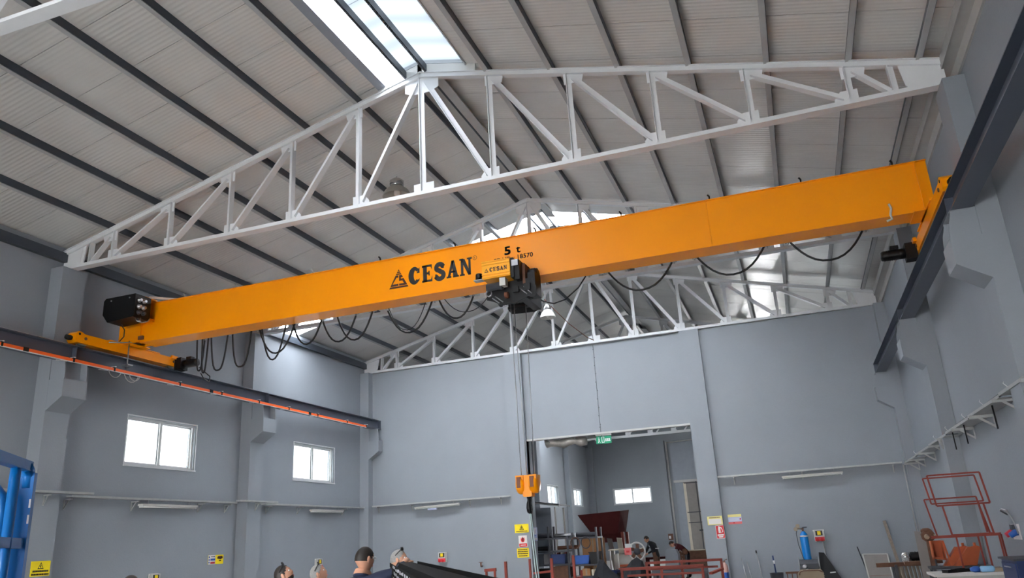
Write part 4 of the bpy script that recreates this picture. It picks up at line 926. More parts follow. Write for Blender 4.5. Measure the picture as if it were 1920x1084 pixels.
# orange guards, rusty part, white board
def guard(label, x0, sk, y, m):
    r = thing('machine_guard', label, 'guard', (x0,y,.84))
    m_ = MB(); m_.prism([(x0,.84),(x0+.34,.84),(x0+.34+sk,1.16),(x0+.27+sk,1.19),(x0+.17+sk,1.17)], 'y', y-.02, y+.02); part('face_plate', m_, m, r)
    m_ = MB(); m_.prism([(x0,.84),(x0+.17+sk,1.17),(x0+.13+sk,1.17),(x0-.03,.84)], 'y', y-.02, y+.22); part('side_plate', m_, m, r)
    part('lug', MB().tube([(x0+.25+sk,y,1.17),(x0+.25+sk,y,1.24)], .025, 8), m, r); return r
ob = thing('steel_table', 'low grey table carrying the orange machine guards', 'table', (8.7,-9.5,0))
part('table_top', MB().box(8.25, 9.25, -9.75, -9.2, .80, .84), 'darkgrey', ob)
for x in (8.3, 9.2):
    for y in (-9.7, -9.25): part('leg', MB().bar((x,y,0),(x,y,.80),.05,.05), 'darkgrey', ob)
guard('orange primed angular guard plate, right one of two on the grey table', 8.70, .12, -9.6, 'orangered'); guard('orange primed angular guard plate, left one of two on the grey table', 8.55, .10, -9.42, 'orangered')
bx = thing('chute_box', 'orange open chute box hanging left of the guard plates', 'chute', (8.45,-9.3,.84))
m_ = MB(); m_.box(8.36, 8.38, -9.44, -9.2, .98, 1.30); m_.box(8.56, 8.58, -9.44, -9.2, .94, 1.30); m_.box(8.36, 8.58, -9.22, -9.2, .96, 1.30); m_.prism([(8.36,.98),(8.58,.94),(8.58,.97),(8.36,1.01)], 'y', -9.44, -9.2); part('chute', m_, 'orangered', bx)
part('stand', MB().bar((8.57,-9.44,1.3),(8.64,-9.44,.84),.03,.03), 'orangered', bx); part('stand', MB().bar((8.40,-9.3,.98),(8.40,-9.3,.84),.03,.03), 'darkgrey', bx)
rp = thing('rusty_gearbox', 'rusty machine part with jagged rim in front of the pale board', 'machine part', (8.38,-9.1,.84))
m_ = MB(); m_.lathe([(.05,-.10),(.11,-.08)] + [(.10 if k % 2 else .125, -.06+.03*k) for k in range(5)] + [(.08,.1)], (8.38,-9.1,1.40), 'y', 9); m_.box(8.33,8.43,-9.14,-9.06,.84,1.32); part('gear_housing', m_, 'brown', rp)
part('spout', MB().lathe([(.035,.0),(.05,-.06),(.03,-.08)], (8.34,-9.18,1.38), 'y', 10), 'khaki', rp)
part('flange_rim', MB().lathe([(.07,.0),(.10,.01),(.10,.05),(.05,.08)], (8.36,-9.1,1.46), 'z', 7), 'brown', rp)
part('lever', MB().bar((8.42,-9.15,1.44),(8.56,-9.2,1.36),.03,.03), 'khaki', rp)
pb = solo('pale_board', MB().prism([(8.17,0),(8.52,0),(8.36,1.47),(8.17,1.49)], 'y', -8.93, -8.91), 'greyboard', 'pale grey sheet standing behind the rusty machine part', 'sheet', (8.3,-8.92,0))
sp = Sign('power_socket', 'white socket panel with red and blue sockets on the right wall', 'socket', (XR-.012,-10.25,1.28), '-x', .55, .26, 'signwhite')
for a, m in ((.12,'socketred'),(.42,'midblue')):
    c = sp.P(a,.12,0); part('socket', MB().tube([c, c+sp.n*.05, c+sp.n*.14-Vector((0,0,.05))], [.05,.055,.045], 12), m, sp.r)
part('breaker', sp.slab(.10,.30,.16,.25,.0,.05), 'darkgrey', sp.r)
m_ = MB(); m_.tube([sp.P(.05,.42,.02), sp.P(.02,.50,.12), sp.P(.25,.52,.14), sp.P(.40,.50,.10), sp.P(.46,.30,.04), sp.P(.50,.1,.02)], .016, 6); part('steel_guard', m_, 'steel', sp.r)
ca = thing('tool_cabinet', 'dark blue tool cabinet at the right wall beside the workbench', 'cabinet', (9.3,-12.2,0))
part('carcass', MB().box(9.02, 9.58, -12.9, -11.9, 0, 1.04), 'dkblue', ca); part('top', MB().box(8.98, 9.6, -12.94, -11.86, 1.04, 1.07), 'darkgrey', ca)
for k in range(3):
    d_ = part('drawer', MB().box(9.0, 9.02, -12.85, -11.95, .08+.32*k, .36+.32*k), 'dkblue', ca); part('handle', MB().tube([(8.985,-12.6,.3+.32*k),(8.985,-12.2,.3+.32*k)], .01, 6), 'steel', d_)
# ------------------------------------------------------------------ blue scissor lift at the left edge
def R2(o, loc, rz): o.location = loc; o.rotation_euler = (0,0,rz)
lf = thing('scissor_lift', 'blue scissor lift with tubular guard rails at the left edge', 'lift')
L_, B_ = 2.4, .82
for x in (0, 1.2, L_):
    for y in (0, -B_):
        m_ = MB(); m_.bar((x,y,1.12),(x,y,2.22),.07,.05)
        if x == 0 and y == 0: m_.tube([(0,0,2.14),(.0,0,2.20),(.02,0,2.235),(.07,0,2.25)], .033, 8)
        part('guard_post', m_, 'blue', lf)
part('thin_post', MB().tube([(.22,0,1.12),(.22,0,2.24)], .026, 10), 'blue', lf)
for y in (0, -B_):
    part('top_rail', MB().bar((.03,y,2.25),(L_,y,2.25),.05,.05), 'blue', lf); part('middle_rail', MB().bar((0,y,1.86),(L_,y,1.86),.045,.05), 'blue', lf); part('toe_board', MB().box(0,L_,y-.01,y+.01,1.12,1.27), 'blue', lf)
part('gate_loop', MB().tube([(.10,-.07,1.2),(.10,-.07,2.02),(.10,-.08,2.09),(.10,-.12,2.14),(.10,-.18,2.155),(.10,-.6,2.155),(.10,-.70,2.13),(.10,-.75,2.02),(.10,-.75,1.2)], .028, 10), 'blue', lf)
for x in (0, L_): part('end_rail', MB().bar((x,0,1.86),(x,-B_,1.86),.045,.05), 'blue', lf)
part('end_rail', MB().bar((L_,0,2.25),(L_,-B_,2.25),.05,.05), 'blue', lf)
for z in (2.06, 1.98): part('latch', MB().box(.0,.03,.026,.034,z-.022,z+.022), 'steel', lf)
for z in (1.62, 1.34): part('bolt', MB().lathe([(.014,.026),(.014,.036)], (.0,0,z), 'y', 8), 'darkgrey', lf)
part('platform_deck', MB().box(-.03,L_+.03,-B_-.03,.03,1.04,1.12), 'blue', lf)
for k in range(3):
    z0, z1 = .52+.17*k, .52+.17*(k+1)
    for y in (-.12, -.70):
        part('scissor_arm', MB().bar((.2,y,z0),(2.2,y,z1),.05,.08), 'blue', lf); part('scissor_arm', MB().bar((.2,y+.06,z1),(2.2,y+.06,z0),.05,.08), 'blue', lf)
part('chassis', MB().box(0,L_,-B_+.05,-.05,.16,.52), 'darkgrey', lf)
for x in (.35, 2.05):
    for y in (-.07, -.75): part('wheel', MB().lathe([(.05,-.06),(.17,-.06),(.18,-.04),(.18,.04),(.17,.06),(.05,.06)], (x,y,.18), 'y', 18), 'rubber', lf)
R2(lf, (2.28,-23.9,0), math.atan2(-.82,.573))
# ------------------------------------------------------------------ stack of black steel profiles on trestles
SU = Vector((.493,-.870,0)); SN = Vector((.870,.493,0)); SO = Vector((2.16,-19.0,0))
ang = math.atan2(SU.y, SU.x)
SL_, SW_ = 6.5, .30
def prof_mesh():
    # folded channel profile running along local x, seen from its left flank
    pts = [(-SW_,.040),(-SW_,0),(-SW_+.06,0),(-SW_+.08,.034),(-.08,.034),(-.06,0),(0,0),(0,.040)]
    t = .006; poly = pts + [(0-t,.040),(0-t,t),(-.064,t),(-.084,.034+t),(-SW_+.084,.034+t),(-SW_+.064,t),(-SW_+t,t),(-SW_+t,.040)]
    N = len(poly); h = N//2
    vs = [(0,u,v) for u, v in poly] + [(SL_,u,v) for u, v in poly]
    fs = [(i,(i+1) % N,N+(i+1) % N,N+i) for i in range(N)] + [(i,i+1,N-2-i,N-1-i) for i in range(h-1)] + [(N+i,N+i+1,2*N-2-i,2*N-1-i) for i in range(h-1)]
    return MB().add(vs, fs)
rs = random.Random(4)
base_z = .58
NL = 21
ORD = 'topmost second third fourth fifth sixth seventh eighth ninth tenth eleventh twelfth thirteenth fourteenth fifteenth sixteenth seventeenth eighteenth nineteenth twentieth lowest'.split()
p0 = None
for k in range(NL):
    w_ = ORD[NL-1-k]
    lab = 'long black steel profile, ' + ('topmost of the stack by the man in navy' if k == NL-1 else 'lowest of the stack by the man in navy' if k == 0 else w_ + ' from the top of the stack')
    z = base_z + .0485*k
    loc = SO + SU*rs.uniform(-.02,.03) + SN*rs.uniform(-.008,.008); loc.z = z
    if p0 is None:
        p0 = thing('steel_profile', lab, 'steel profile', (0,0,0), 'stacked black profiles')
        part('channel', prof_mesh(), 'profile', p0); o = p0
    else: o = copy_tree(p0, (0,0,0), 0, lab)
    if k > 7:
        m_ = MB(); x = 1.2 + rs.uniform(0,.3)
        while x < 6.2:
            w = rs.uniform(.05,.16); z0 = rs.uniform(.002,.014); m_.box(x, x+w, -SW_-.002, -SW_-.0005, z0, z0+rs.uniform(.012,.024)); x += w + rs.uniform(.05,.22)
        g_ = bpy.data.objects.new('white_tag', m_.mesh('white_tag', 'net')); COL.objects.link(g_); g_.parent = o; g_['kind'] = 'stuff'
    o.location = loc; o.rotation_euler = (0,0,ang)
for i, d in enumerate((.8, 5.6)):
    t = thing('trestle', 'dark trestle under the %s end of the black profile stack' % ('far', 'near')[i], 'trestle')
    part('beam', MB().box(-.05,.05,-.6,.3,.48,.575), 'darkgrey', t)
    for y in (-.55,.25):
        part('leg', MB().bar((-.2,y,0),(0,y,.5),.05,.05), 'darkgrey', t); part('leg', MB().bar((.2,y,0),(0,y,.5),.05,.05), 'darkgrey', t)
    R2(t, SO+SU*d, ang)
# ------------------------------------------------------------------ red oxide racks in the middle
def tube_frame(name, label, cat, loc, bars, group=None, m='red', nm='bar'):
    r = thing(name, label, cat, loc, group)
    for p, q_, w, h in bars: part('post' if abs(q_[2]-p[2]) > .5 else 'rail', MB().bar(p, q_, w, h), m, r)
    return r
tube_frame('steel_trestle', 'red oxide steel trestle below the doorway, the longer one in front', 'trestle', (2.6,-6.4,0),
    [((1.58,-6.4,.93),(3.66,-6.4,.93),.07,.07), ((1.75,-6.4,.77),(3.62,-6.4,.77),.06,.05), ((1.62,-6.4,0),(1.62,-6.4,.93),.07,.06), ((2.62,-6.4,0),(2.62,-6.4,.93),.07,.06), ((3.62,-6.4,0),(3.62,-6.4,.93),.07,.06), ((1.62,-5.95,0),(1.62,-5.95,.6),.05,.05), ((1.62,-6.4,.6),(1.62,-5.95,.6),.05,.05)])
tube_frame('steel_trestle', 'red oxide steel trestle below the doorway, the higher one behind', 'trestle', (3.0,-5.5,0),
    [((2.06,-5.5,1.02),(4.03,-5.5,1.02),.07,.06), ((2.1,-5.5,.86),(3.9,-5.5,.86),.05,.05), ((2.09,-5.5,0),(2.09,-5.5,1.02),.06,.06), ((4.0,-5.5,0),(4.0,-5.5,1.02),.07,.06), ((3.0,-5.5,0),(3.0,-5.5,1.02),.06,.06), ((4.0,-5.5,.80),(3.75,-5.95,.72),.10,.05)])
tube_frame('stacking_rack', 'red stacking rack with three upright posts before the doorway', 'rack', (-1.3,-3,0),
    [((-1.26,-3,0),(-1.26,-3,1.21),.085,.07), ((-.57,-3,0),(-.57,-3,1.26),.085,.07), ((-1.96,-3,0),(-1.96,-3,1.22),.07,.06), ((-1.85,-3,.80),(-1.26,-3,.84),.08,.06), ((-1.96,-3,.2),(-.57,-3,.2),.07,.07), ((-.57,-2.2,0),(-.57,-2.2,.8),.07,.06), ((-.57,-3,.6),(-.57,-2.2,.6),.06,.06)])
tube_frame('upright_bar', 'single red upright post left of the column with yellow signs', 'post', (-2.75,-3,0), [((-2.75,-3,0),(-2.75,-3,1.18),.09,.07), ((-2.95,-3,.03),(-2.55,-3,.03),.07,.06)])
tube_frame('low_frame_rack', 'low red rack rail under the brass air valve', 'rack', (-3.2,-3,0), [((-3.45,-3,.95),(-3.08,-3,.96),.10,.09), ((-3.4,-3,0),(-3.4,-3,.95),.06,.06), ((-3.12,-3,0),(-3.12,-3,.95),.06,.06)])
# ------------------------------------------------------------------ goods and machines in the far hall
def shelf_rack(label, x0, x1, y0, y1, zs, posts, m='darkgrey', pm='darkgrey'):
    r = thing('storage_rack', label, 'rack', ((x0+x1)/2,(y0+y1)/2,0))
    for z in zs: part('shelf', MB().box(x0,x1,y0,y1,z-.03,z+.03), m, r)
    for x, h in posts:
        for y in (y0+.03, y1-.03): part('post', MB().bar((x,y,0),(x,y,h),.07,.06), pm, r)
    return r
shelf_rack('dark steel storage rack behind the left doorway jamb', -3.75, -2.2, 2.3, 3.1, (.35,.85,1.32,1.78), [(-3.7,1.85),(-2.96,2.22),(-2.24,1.85)])
shelf_rack('dark steel storage rack in front of the maroon hopper', -2.15, -1.05, 2.2, 3.0, (.40,.80,1.74), [(-2.02,1.95),(-1.10,2.1)])
def goods(name, label, cat, m, *boxes, loc=None, group=None):
    x0, x1, y0, y1, z0, z1 = boxes[0]
    b = MB()
    for q_ in boxes: b.box(*q_)
    return solo(name, b, m, label, cat, loc or ((x0+x1)/2,(y0+y1)/2,z0), group)
def bin_(label, x0, x1, y0, y1, z0, z1, m):
    r = thing('storage_bin', label, 'bin', ((x0+x1)/2,(y0+y1)/2,z0)); t = .02
    b = MB(); b.prism([(x0+.04,z0),(x1-.04,z0),(x1,z1),(x1-t,z1),(x1-.04-t,z0+t),(x0+.04+t,z0+t),(x0+t,z1),(x0,z1)], 'y', y0, y1); b.box(x0+.04,x1-.04,y0,y0+t,z0,z1-.03); b.box(x0+.04,x1-.04,y1-t,y1,z0,z1-.01); part('tub', b, m, r)
    part('rim', MB().box(x0-.015,x1+.015,y0-.015,y0+.01,z1-.03,z1), m, r); return r
bin_('dark blue plastic bin on the dark rack by the doorway jamb', -2.95, -2.35, 2.35, 3.0, .88, 1.22, 'dkblue')
bin_('bright blue plastic bin on the rack under the hopper', -2.05, -1.45, 2.3, 2.9, .83, 1.14, 'midblue')
bin_('black plastic bin on the rack under the hopper', -1.45, -1.12, 2.3, 2.9, .83, 1.24, 'black')
bin_('black bin on the lowest shelf by the doorway jamb', -3.5, -2.9, 2.35, 3.0, .38, .74, 'black')
def carton(label, x0, x1, y0, y1, z0, z1, m='card'):
    r = thing('carton', label, 'box', ((x0+x1)/2,(y0+y1)/2,z0)); part('carton_body', MB().box(x0,x1,y0,y1,z0,z1), m, r); part('tape', MB().box((x0+x1)/2-.03,(x0+x1)/2+.03,y0-.002,y1+.002,z0+.02,z1+.003), 'khaki', r); return r
carton('brown cardboard carton on the lower shelf before the hopper', -1.75, -1.45, 2.3, 2.7, .43, .68); carton('small pale carton beside the brown one on the lower shelf', -1.40, -1.20, 2.3, 2.6, .43, .64, 'cream')
carton('long brown carton standing behind the racks', -2.0, -1.15, 3.5, 3.7, 0, 1.72)
# pipes and rolls on the top shelves
for i, (x0, x1, z, r_, m, lb) in enumerate(((-3.75,-2.9,1.90,.09,'darkgrey','dark pipe lying on top of the rack by the jamb'), (-2.8,-2.0,1.88,.07,'steel','short shiny pipe on top of the rack by the jamb'), (-2.7,-1.9,1.44,.07,'brown','brown roll on the upper shelf by the jamb'), (-3.6,-3.0,1.44,.08,'black','black roll on the upper shelf by the jamb'), (-1.95,-1.2,1.86,.08,'darkgrey','dark pipe on top of the rack before the hopper'))):
    solo('pipe', MB().lathe([(r_*.8,x0),(r_,x0),(r_,x1),(r_*.8,x1)], (0,2.6,z), 'x', 14), m, lb, 'pipe', ((x0+x1)/2,2.6,z-r_))
for i, (x, m, lb) in enumerate(((-2.75,'maroon','maroon board standing on the upper shelf by the jamb'), (-2.6,'greyboard','grey board standing on the upper shelf by the jamb'), (-2.45,'maroon','second maroon board standing on the upper shelf'))):
    solo('upright_board', MB().prism([(x-.05,.88),(x+.02,.88),(x+.06,1.28),(x-.01,1.28)], 'y', 2.6, 2.9), m, lb, 'board', (x,2.75,.88))
gl = tube_frame('lean_to', 'small grey lean to canopy beside the left doorway jamb', 'canopy', (-3.3,3.6,0), [((-2.95,3.4,0),(-2.95,3.4,2.95),.06,.06), ((-2.95,4.6,0),(-2.95,4.6,2.95),.06,.06), ((-4.4,3.4,0),(-4.4,3.4,3.2),.06,.06)], m='lampbody')
part('canopy_roof', MB().prism([(-4.6,3.30),(-2.72,2.98),(-2.72,3.04),(-4.6,3.36)], 'y', 3.2, 4.8), 'darkgrey', gl); part('roof_edge', MB().prism([(-4.6,3.28),(-2.70,2.95),(-2.70,3.0),(-4.6,3.33)], 'y', 3.17, 3.2), 'gutter', gl)
part('side_panel', MB().box(-4.3,-3.15,3.45,3.5,1.0,2.95), 'pvc', gl)
for i,(x0,x1,y0,y1,z0,z1,m,lb) in enumerate((
    (-3.68,-3.2,2.35,3.0,.88,1.25,'darkgrey','dark grey crate on the middle shelf by the jamb'),
    (-2.85,-2.3,2.35,3.0,.38,.80,'brown','brown crate on the lowest shelf by the jamb'),
    (-2.10,-1.62,2.25,2.95,0.0,.36,'black','black crate on the floor under the rack before the hopper'),
    (-1.58,-1.08,2.25,2.95,0.0,.36,'dkblue','dark blue crate on the floor under the rack before the hopper'),
    (-3.7,-3.1,2.35,3.0,0.0,.31,'blackcloth','black crate on the floor under the rack by the jamb'),
    (-3.0,-2.3,2.35,3.0,0.0,.31,'darkgrey','grey crate on the floor under the rack by the jamb'),
    (-1.0,-.55,2.6,3.2,0.0,.55,'dkblue','dark blue crate on the floor right of the racks'),
    (-.5,.0,2.5,3.1,0.0,.48,'black','black crate on the floor in front of the drum'),
    (.9,1.6,2.6,3.2,0.0,.5,'darkgrey','dark crate on the floor in front of the maroon bench'))):
    r = thing('crate', lb, 'crate', ((x0+x1)/2,(y0+y1)/2,z0)); b_ = MB(); b_.box(x0,x1,y0,y1,z0,z0+.03); b_.box(x0,x1,y0,y0+.025,z0+.03,z1); b_.box(x0,x1,y1-.025,y1,z0+.03,z1); b_.box(x0,x0+.025,y0+.025,y1-.025,z0+.03,z1); b_.box(x1-.025,x1,y0+.025,y1-.025,z0+.03,z1)
    part('crate_body', b_, m, r); part('crate_rim', MB().box(x0-.015,x1+.015,y0-.015,y0,z1-.05,z1), m, r)
for i,(x,m,lb) in enumerate(((-1.9,'brown','brown coil hanging over the rack before the hopper'),(-1.5,'darkgrey','dark coil hanging over the rack before the hopper'))):
    solo('cable_coil', MB().tube([(x+.17*math.cos(t*PI/10),2.16+.012*(t%3),1.58+.2*math.sin(t*PI/10)) for t in range(41)], .018, 6), m, lb, 'coil', (x,2.16,1.4))
# hopper
hp = thing('hopper', 'large maroon steel hopper on legs in the far hall', 'hopper', (-2.2,8.6,0))
T_ = [(-3.3,8.0,2.72),(-1.36,8.0,2.78),(-1.30,9.6,2.84),(-3.0,9.6,2.78)]; B_2 = [(-2.75,8.25,1.85),(-1.60,8.25,1.88),(-1.45,9.2,1.88),(-2.7,9.2,1.86)]
for i, nm in enumerate(('front_plate','side_plate','back_plate','side_plate')):
    j = (i+1) % 4; a = [Vector(T_[i]), Vector(T_[j]), Vector(B_2[j]), Vector(B_2[i])]; c = Vector((-2.15,8.75,2.3)); n = (a[1]-a[0]).cross(a[3]-a[0]).normalized(); n = n if (c-a[0]).dot(n) > 0 else -n
    part(nm, MB().add(a+[p+n*.02 for p in a], [(0,1,2,3),(4,5,6,7),(0,1,5,4),(1,2,6,5),(2,3,7,6),(3,0,4,7)]), 'maroon', hp)
part('chute_neck', MB().box(-2.75,-1.5,8.3,9.15,1.5,1.88), 'maroon', hp)
for x, y, m in ((-1.42,8.3,'red'),(-1.40,9.15,'red'),(-2.8,8.3,'darkgrey'),(-2.8,9.15,'darkgrey')): part('leg', MB().bar((x,y,0),(x,y,1.9),.16,.12), m, hp)
for i, (x, dx, m) in enumerate(((-1.75,-.25,'greyboard'),(-1.45,-.12,'cream'))):
    solo('metal_sheet', MB().prism([(x,0),(x+.22,0),(x+.22+dx,1.65),(x+dx,1.68)], 'y', 7.7, 7.74), m, ('grey panel standing under the hopper mouth', 'cream panel standing under the hopper mouth')[i], 'panel', (x,7.7,0))
wt = thing('work_table', 'long table with pale top right of the racks in the far hall', 'table', (-.3,4.2,0))
part('table_top', MB().box(-1.1,.1,3.9,4.7,1.22,1.26), 'cream', wt)
for x in (-1.05,.05):
    for y in (3.95,4.65): part('leg', MB().bar((x,y,0),(x,y,1.22),.05,.05), 'steel', wt)
tk = thing('machine_drum', 'shiny grey drum lying under the pale topped table', 'drum', (-.3,4.1,.6))
part('drum_shell', MB().lathe([(.1,-.9),(.27,-.9),(.28,-.85),(.28,.15),(.27,.2),(.1,.2)], (0,4.2,.82), 'x', 20), 'lampbody', tk); part('stand', MB().box(-.75,.0,4.0,4.4,0,.56), 'darkgrey', tk)
part('red_base', MB().box(-.7,.1,3.93,3.98,.62,.70), 'orangered', tk)
lw = thing('work_light', 'slim white work light standing on the floor by the drum', 'lamp', (-.62,3.4,0))
part('tube', MB().tube([(-.62,3.4,.6),(-.62,3.4,1.12)], .03, 8), 'tube', lw); part('stand', MB().bar((-.62,3.4,0),(-.62,3.4,.6),.03,.03), 'orangered', lw); part('stand_foot', MB().box(-.8,-.44,3.3,3.5,0,.04), 'orangered', lw)
fn = thing('drum_fan', 'round fan with white ring guard and orange plate in the far hall', 'fan', (.07,3.6,0))
part('ring_guard', MB().tube([(.07+.30*math.cos(t*PI/12),3.6,1.15+.32*math.sin(t*PI/12)) for t in range(25)], .03, 8), 'white', fn)
part('fan_hub', MB().lathe([(.03,-.06),(.12,-.05),(.14,.05),(.05,.08)], (.07,3.6,1.15), 'y', 16), 'darkgrey', fn)
for k in range(5):
    a = k*2*PI/5; part('fan_blade', MB().bar((.07+.1*math.cos(a),3.6,1.15+.1*math.sin(a)),(.07+.27*math.cos(a+.2),3.6,1.15+.27*math.sin(a+.2)),.12,.012,up=(0,1,.3)), 'brown', fn)
part('stand', MB().bar((.07,3.62,0),(.07,3.62,.85),.06,.06), 'white', fn); part('stand_foot', MB().box(-.23,.37,3.4,3.85,0,.05), 'darkgrey', fn)
part('orange_plate', MB().box(-.38,-.12,3.48,3.5,1.04,1.30), 'signpink', fn); part('plate_mark', MB().box(-.31,-.19,3.474,3.48,1.13,1.20), 'signred', fn); part('white_flap', MB().box(-.34,-.08,3.5,3.52,1.30,1.44), 'white', fn)
cvv = thing('covered_goods', 'heap of goods under a black cover in the doorway', 'heap', (-.2,1.6,0))
m_ = MB(); rr = random.Random(3); nx, ny = 12, 6
hh = [[max(.02, (.62+.28*math.sin(i*.8)+.12*rr.random())*math.sin(PI*min(1,(i+.6)/3)/2)*max(0., math.sin(PI*(j+.4)/(ny+.8)))**.5) if 0 < i < nx else .02 for j in range(ny+1)] for i in range(nx+1)]
m_.add([(-1.25+2.0*i/nx, 1.2+1.0*j/ny, hh[i][j]) for i in range(nx+1) for j in range(ny+1)], [(i*(ny+1)+j,(i+1)*(ny+1)+j,(i+1)*(ny+1)+j+1,i*(ny+1)+j+1) for i in range(nx) for j in range(ny)]); part('cover', m_, 'blackcloth', cvv)
bl = thing('seat_back_panel', 'grey blue rounded machine hood beside the person in maroon', 'hood', (1.1,5,0))
m_ = MB(); m_.prism([(.82,0),(1.40,0),(1.40,.95),(1.33,1.12),(1.0,1.16),(.93,1.08)], 'y', 4.8, 5.3); part('hood', m_, 'pvc', bl); part('hood_base', MB().box(.78,1.44,4.75,5.35,0,.1), 'darkgrey', bl)
bl.name = 'machine_hood'
goods('maroon_bench', 'low maroon steel bench under the bending person', 'bench', 'maroon', (-.1,1.2,5.6,6.3,.78,.86), (-.05,.03,5.65,5.75,0,.78), (1.07,1.15,5.65,5.75,0,.78), (-.05,.03,6.15,6.25,0,.78), (1.07,1.15,6.15,6.25,0,.78))
solo('grinding_wheel', MB().lathe([(.05,-.03),(.11,-.03),(.12,0),(.11,.03),(.05,.03)], (1.62,5.2,1.02), 'y', 16), 'brown', 'small round wheel on the post beside the person in maroon', 'wheel', (1.62,5.2,1.02))
tc = thing('slatted_crate', 'low brown slatted crate far back before the sliding door', 'crate', (1.4,14.5,0))
for k in range(5): part('slat', MB().box(.1,2.7,13.98,14.0,.04+.16*k,.16+.16*k), 'brown', tc)
for x in (.1,1.35,2.6): part('post', MB().box(x,x+.1,14.0,14.1,0,.86), 'brown', tc)
part('lid', MB().box(.1,2.7,14.0,15.0,.84,.88), 'khaki', tc); part('back_panel', MB().box(.1,2.7,14.95,15.0,0,.84), 'brown', tc)
gp = thing('wheel_stand', 'short post carrying a round wheel in the far hall', 'stand', (1.62,5.3,0)); part('post', MB().bar((1.62,5.26,0),(1.62,5.26,1.0),.06,.06), 'darkgrey', gp); part('stand_foot', MB().box(1.45,1.79,5.1,5.42,0,.05), 'darkgrey', gp)
ts = thing('sign_post', 'thin dark post with flat head in front of the far sliding door', 'post', (2.2,14,0)); part('post', MB().bar((2.0,10,0),(2.0,10,1.75),.12,.08), 'darkgrey', ts); part('post_head', MB().box(1.7,2.45,9.95,10.05,1.75,1.82), 'darkgrey', ts)
goods('pipe_bundle_rack', 'rack of dark pipe lengths low behind the red trestles', 'rack', 'darkgrey', (1.0,2.9,1.0,1.6,.42,.5), (1.05,1.15,1.05,1.55,0,.42), (2.75,2.85,1.05,1.55,0,.42), (1.0,2.9,1.1,1.2,.5,.6), (1.2,2.7,1.35,1.45,.5,.58))
wl2 = thing('wall_phone', 'small box with red and white parts on the far column', 'box', (-3.0,Y1-.4,1.4)); part('case', MB().box(-3.6,-3.25,Y1-.5,Y1-.35,1.25,1.7), 'brown', wl2); part('white_cover', MB().box(-3.55,-3.4,Y1-.53,Y1-.5,1.35,1.55), 'white', wl2)
# ------------------------------------------------------------------ people
def bone_dist(p, a, b):
    ab = b-a; t = max(0, min(1, (p-a).dot(ab)/max(ab.length_squared, 1e-9))); return (p-(a+ab*t)).length
def head_mesh(mb_v, mb_f, mb_m, c, Rm, s, beard=False, skin=0, dark=5):
    # face looks along local +y before Rm; s scales a 0.235 m head
    n, k = 22, 16; base = len(mb_v)
    for i in range(k+1):
        th = PI*i/k
        for j in range(n):
            ph = 2*PI*j/n
            x = math.sin(th)*math.cos(ph); y = math.sin(th)*math.sin(ph); z = math.cos(th)
            X, Y, Z = x*.076, y*.098, z*.118
            if Z < -.02:                                   # jaw
                t = (-.02-Z)/.1; X *= 1-.30*t; Y = Y*(1-.22*t) + .018*t if Y > 0 else Y*(1-.40*t)
            if Y > 0:
                if abs(X) < .020 and -.045 < Z < .022: Y += .024*(1-abs(X)/.020)*(.35+.65*(.022-Z)/.067)   # nose
                if abs(Z-.018) < .014 and .015 < abs(X) < .05: Y -= .010                                     # eye sockets
                if abs(Z-.036) < .012 and abs(X) < .05: Y += .005                                            # brow
                if abs(Z+.062) < .01 and abs(X) < .028: Y += .005                                            # lips
                if Z < -.09: Y += .008                                                                        # chin
            else: Y *= 1.06
            mb_v.append(c + Rm @ (Vector((X, Y, Z))*s))
    for i in range(k):
        for j in range(n):
            f = (base+i*n+j, base+i*n+(j+1) % n, base+(i+1)*n+(j+1) % n, base+(i+1)*n+j)
            mb_f.append(f)
            th = PI*(i+.5)/k; ph = 2*PI*(j+.5)/n; Z = math.cos(th); Yv = math.sin(th)*math.sin(ph)
            mb_m.append(dark if beard and Z < -.40 and Yv > -.25 and not (Z > -.50 and Yv > .9) else skin)
    def blob(o, r, m, nn=8, kk=6):
        b = len(mb_v)
        for i in range(kk+1):
            for j in range(nn):
                th = PI*i/kk; ph = 2*PI*j/nn
                mb_v.append(c + Rm @ ((Vector(o)+Vector((r[0]*math.sin(th)*math.cos(ph), r[1]*math.sin(th)*math.sin(ph), r[2]*math.cos(th))))*s))
        for i in range(kk):
            for j in range(nn): mb_f.append((b+i*nn+j, b+i*nn+(j+1) % nn, b+(i+1)*nn+(j+1) % nn, b+(i+1)*nn+j)); mb_m.append(m)
    for sx in (-1, 1):
        blob((sx*.078,-.005,.0), (.012,.022,.034), skin); blob((sx*.032,.078,.016), (.013,.011,.009), 3); blob((sx*.032,.088,.016), (.006,.004,.006), 5)
    blob((0,.088,-.060), (.024,.008,.006), 4)
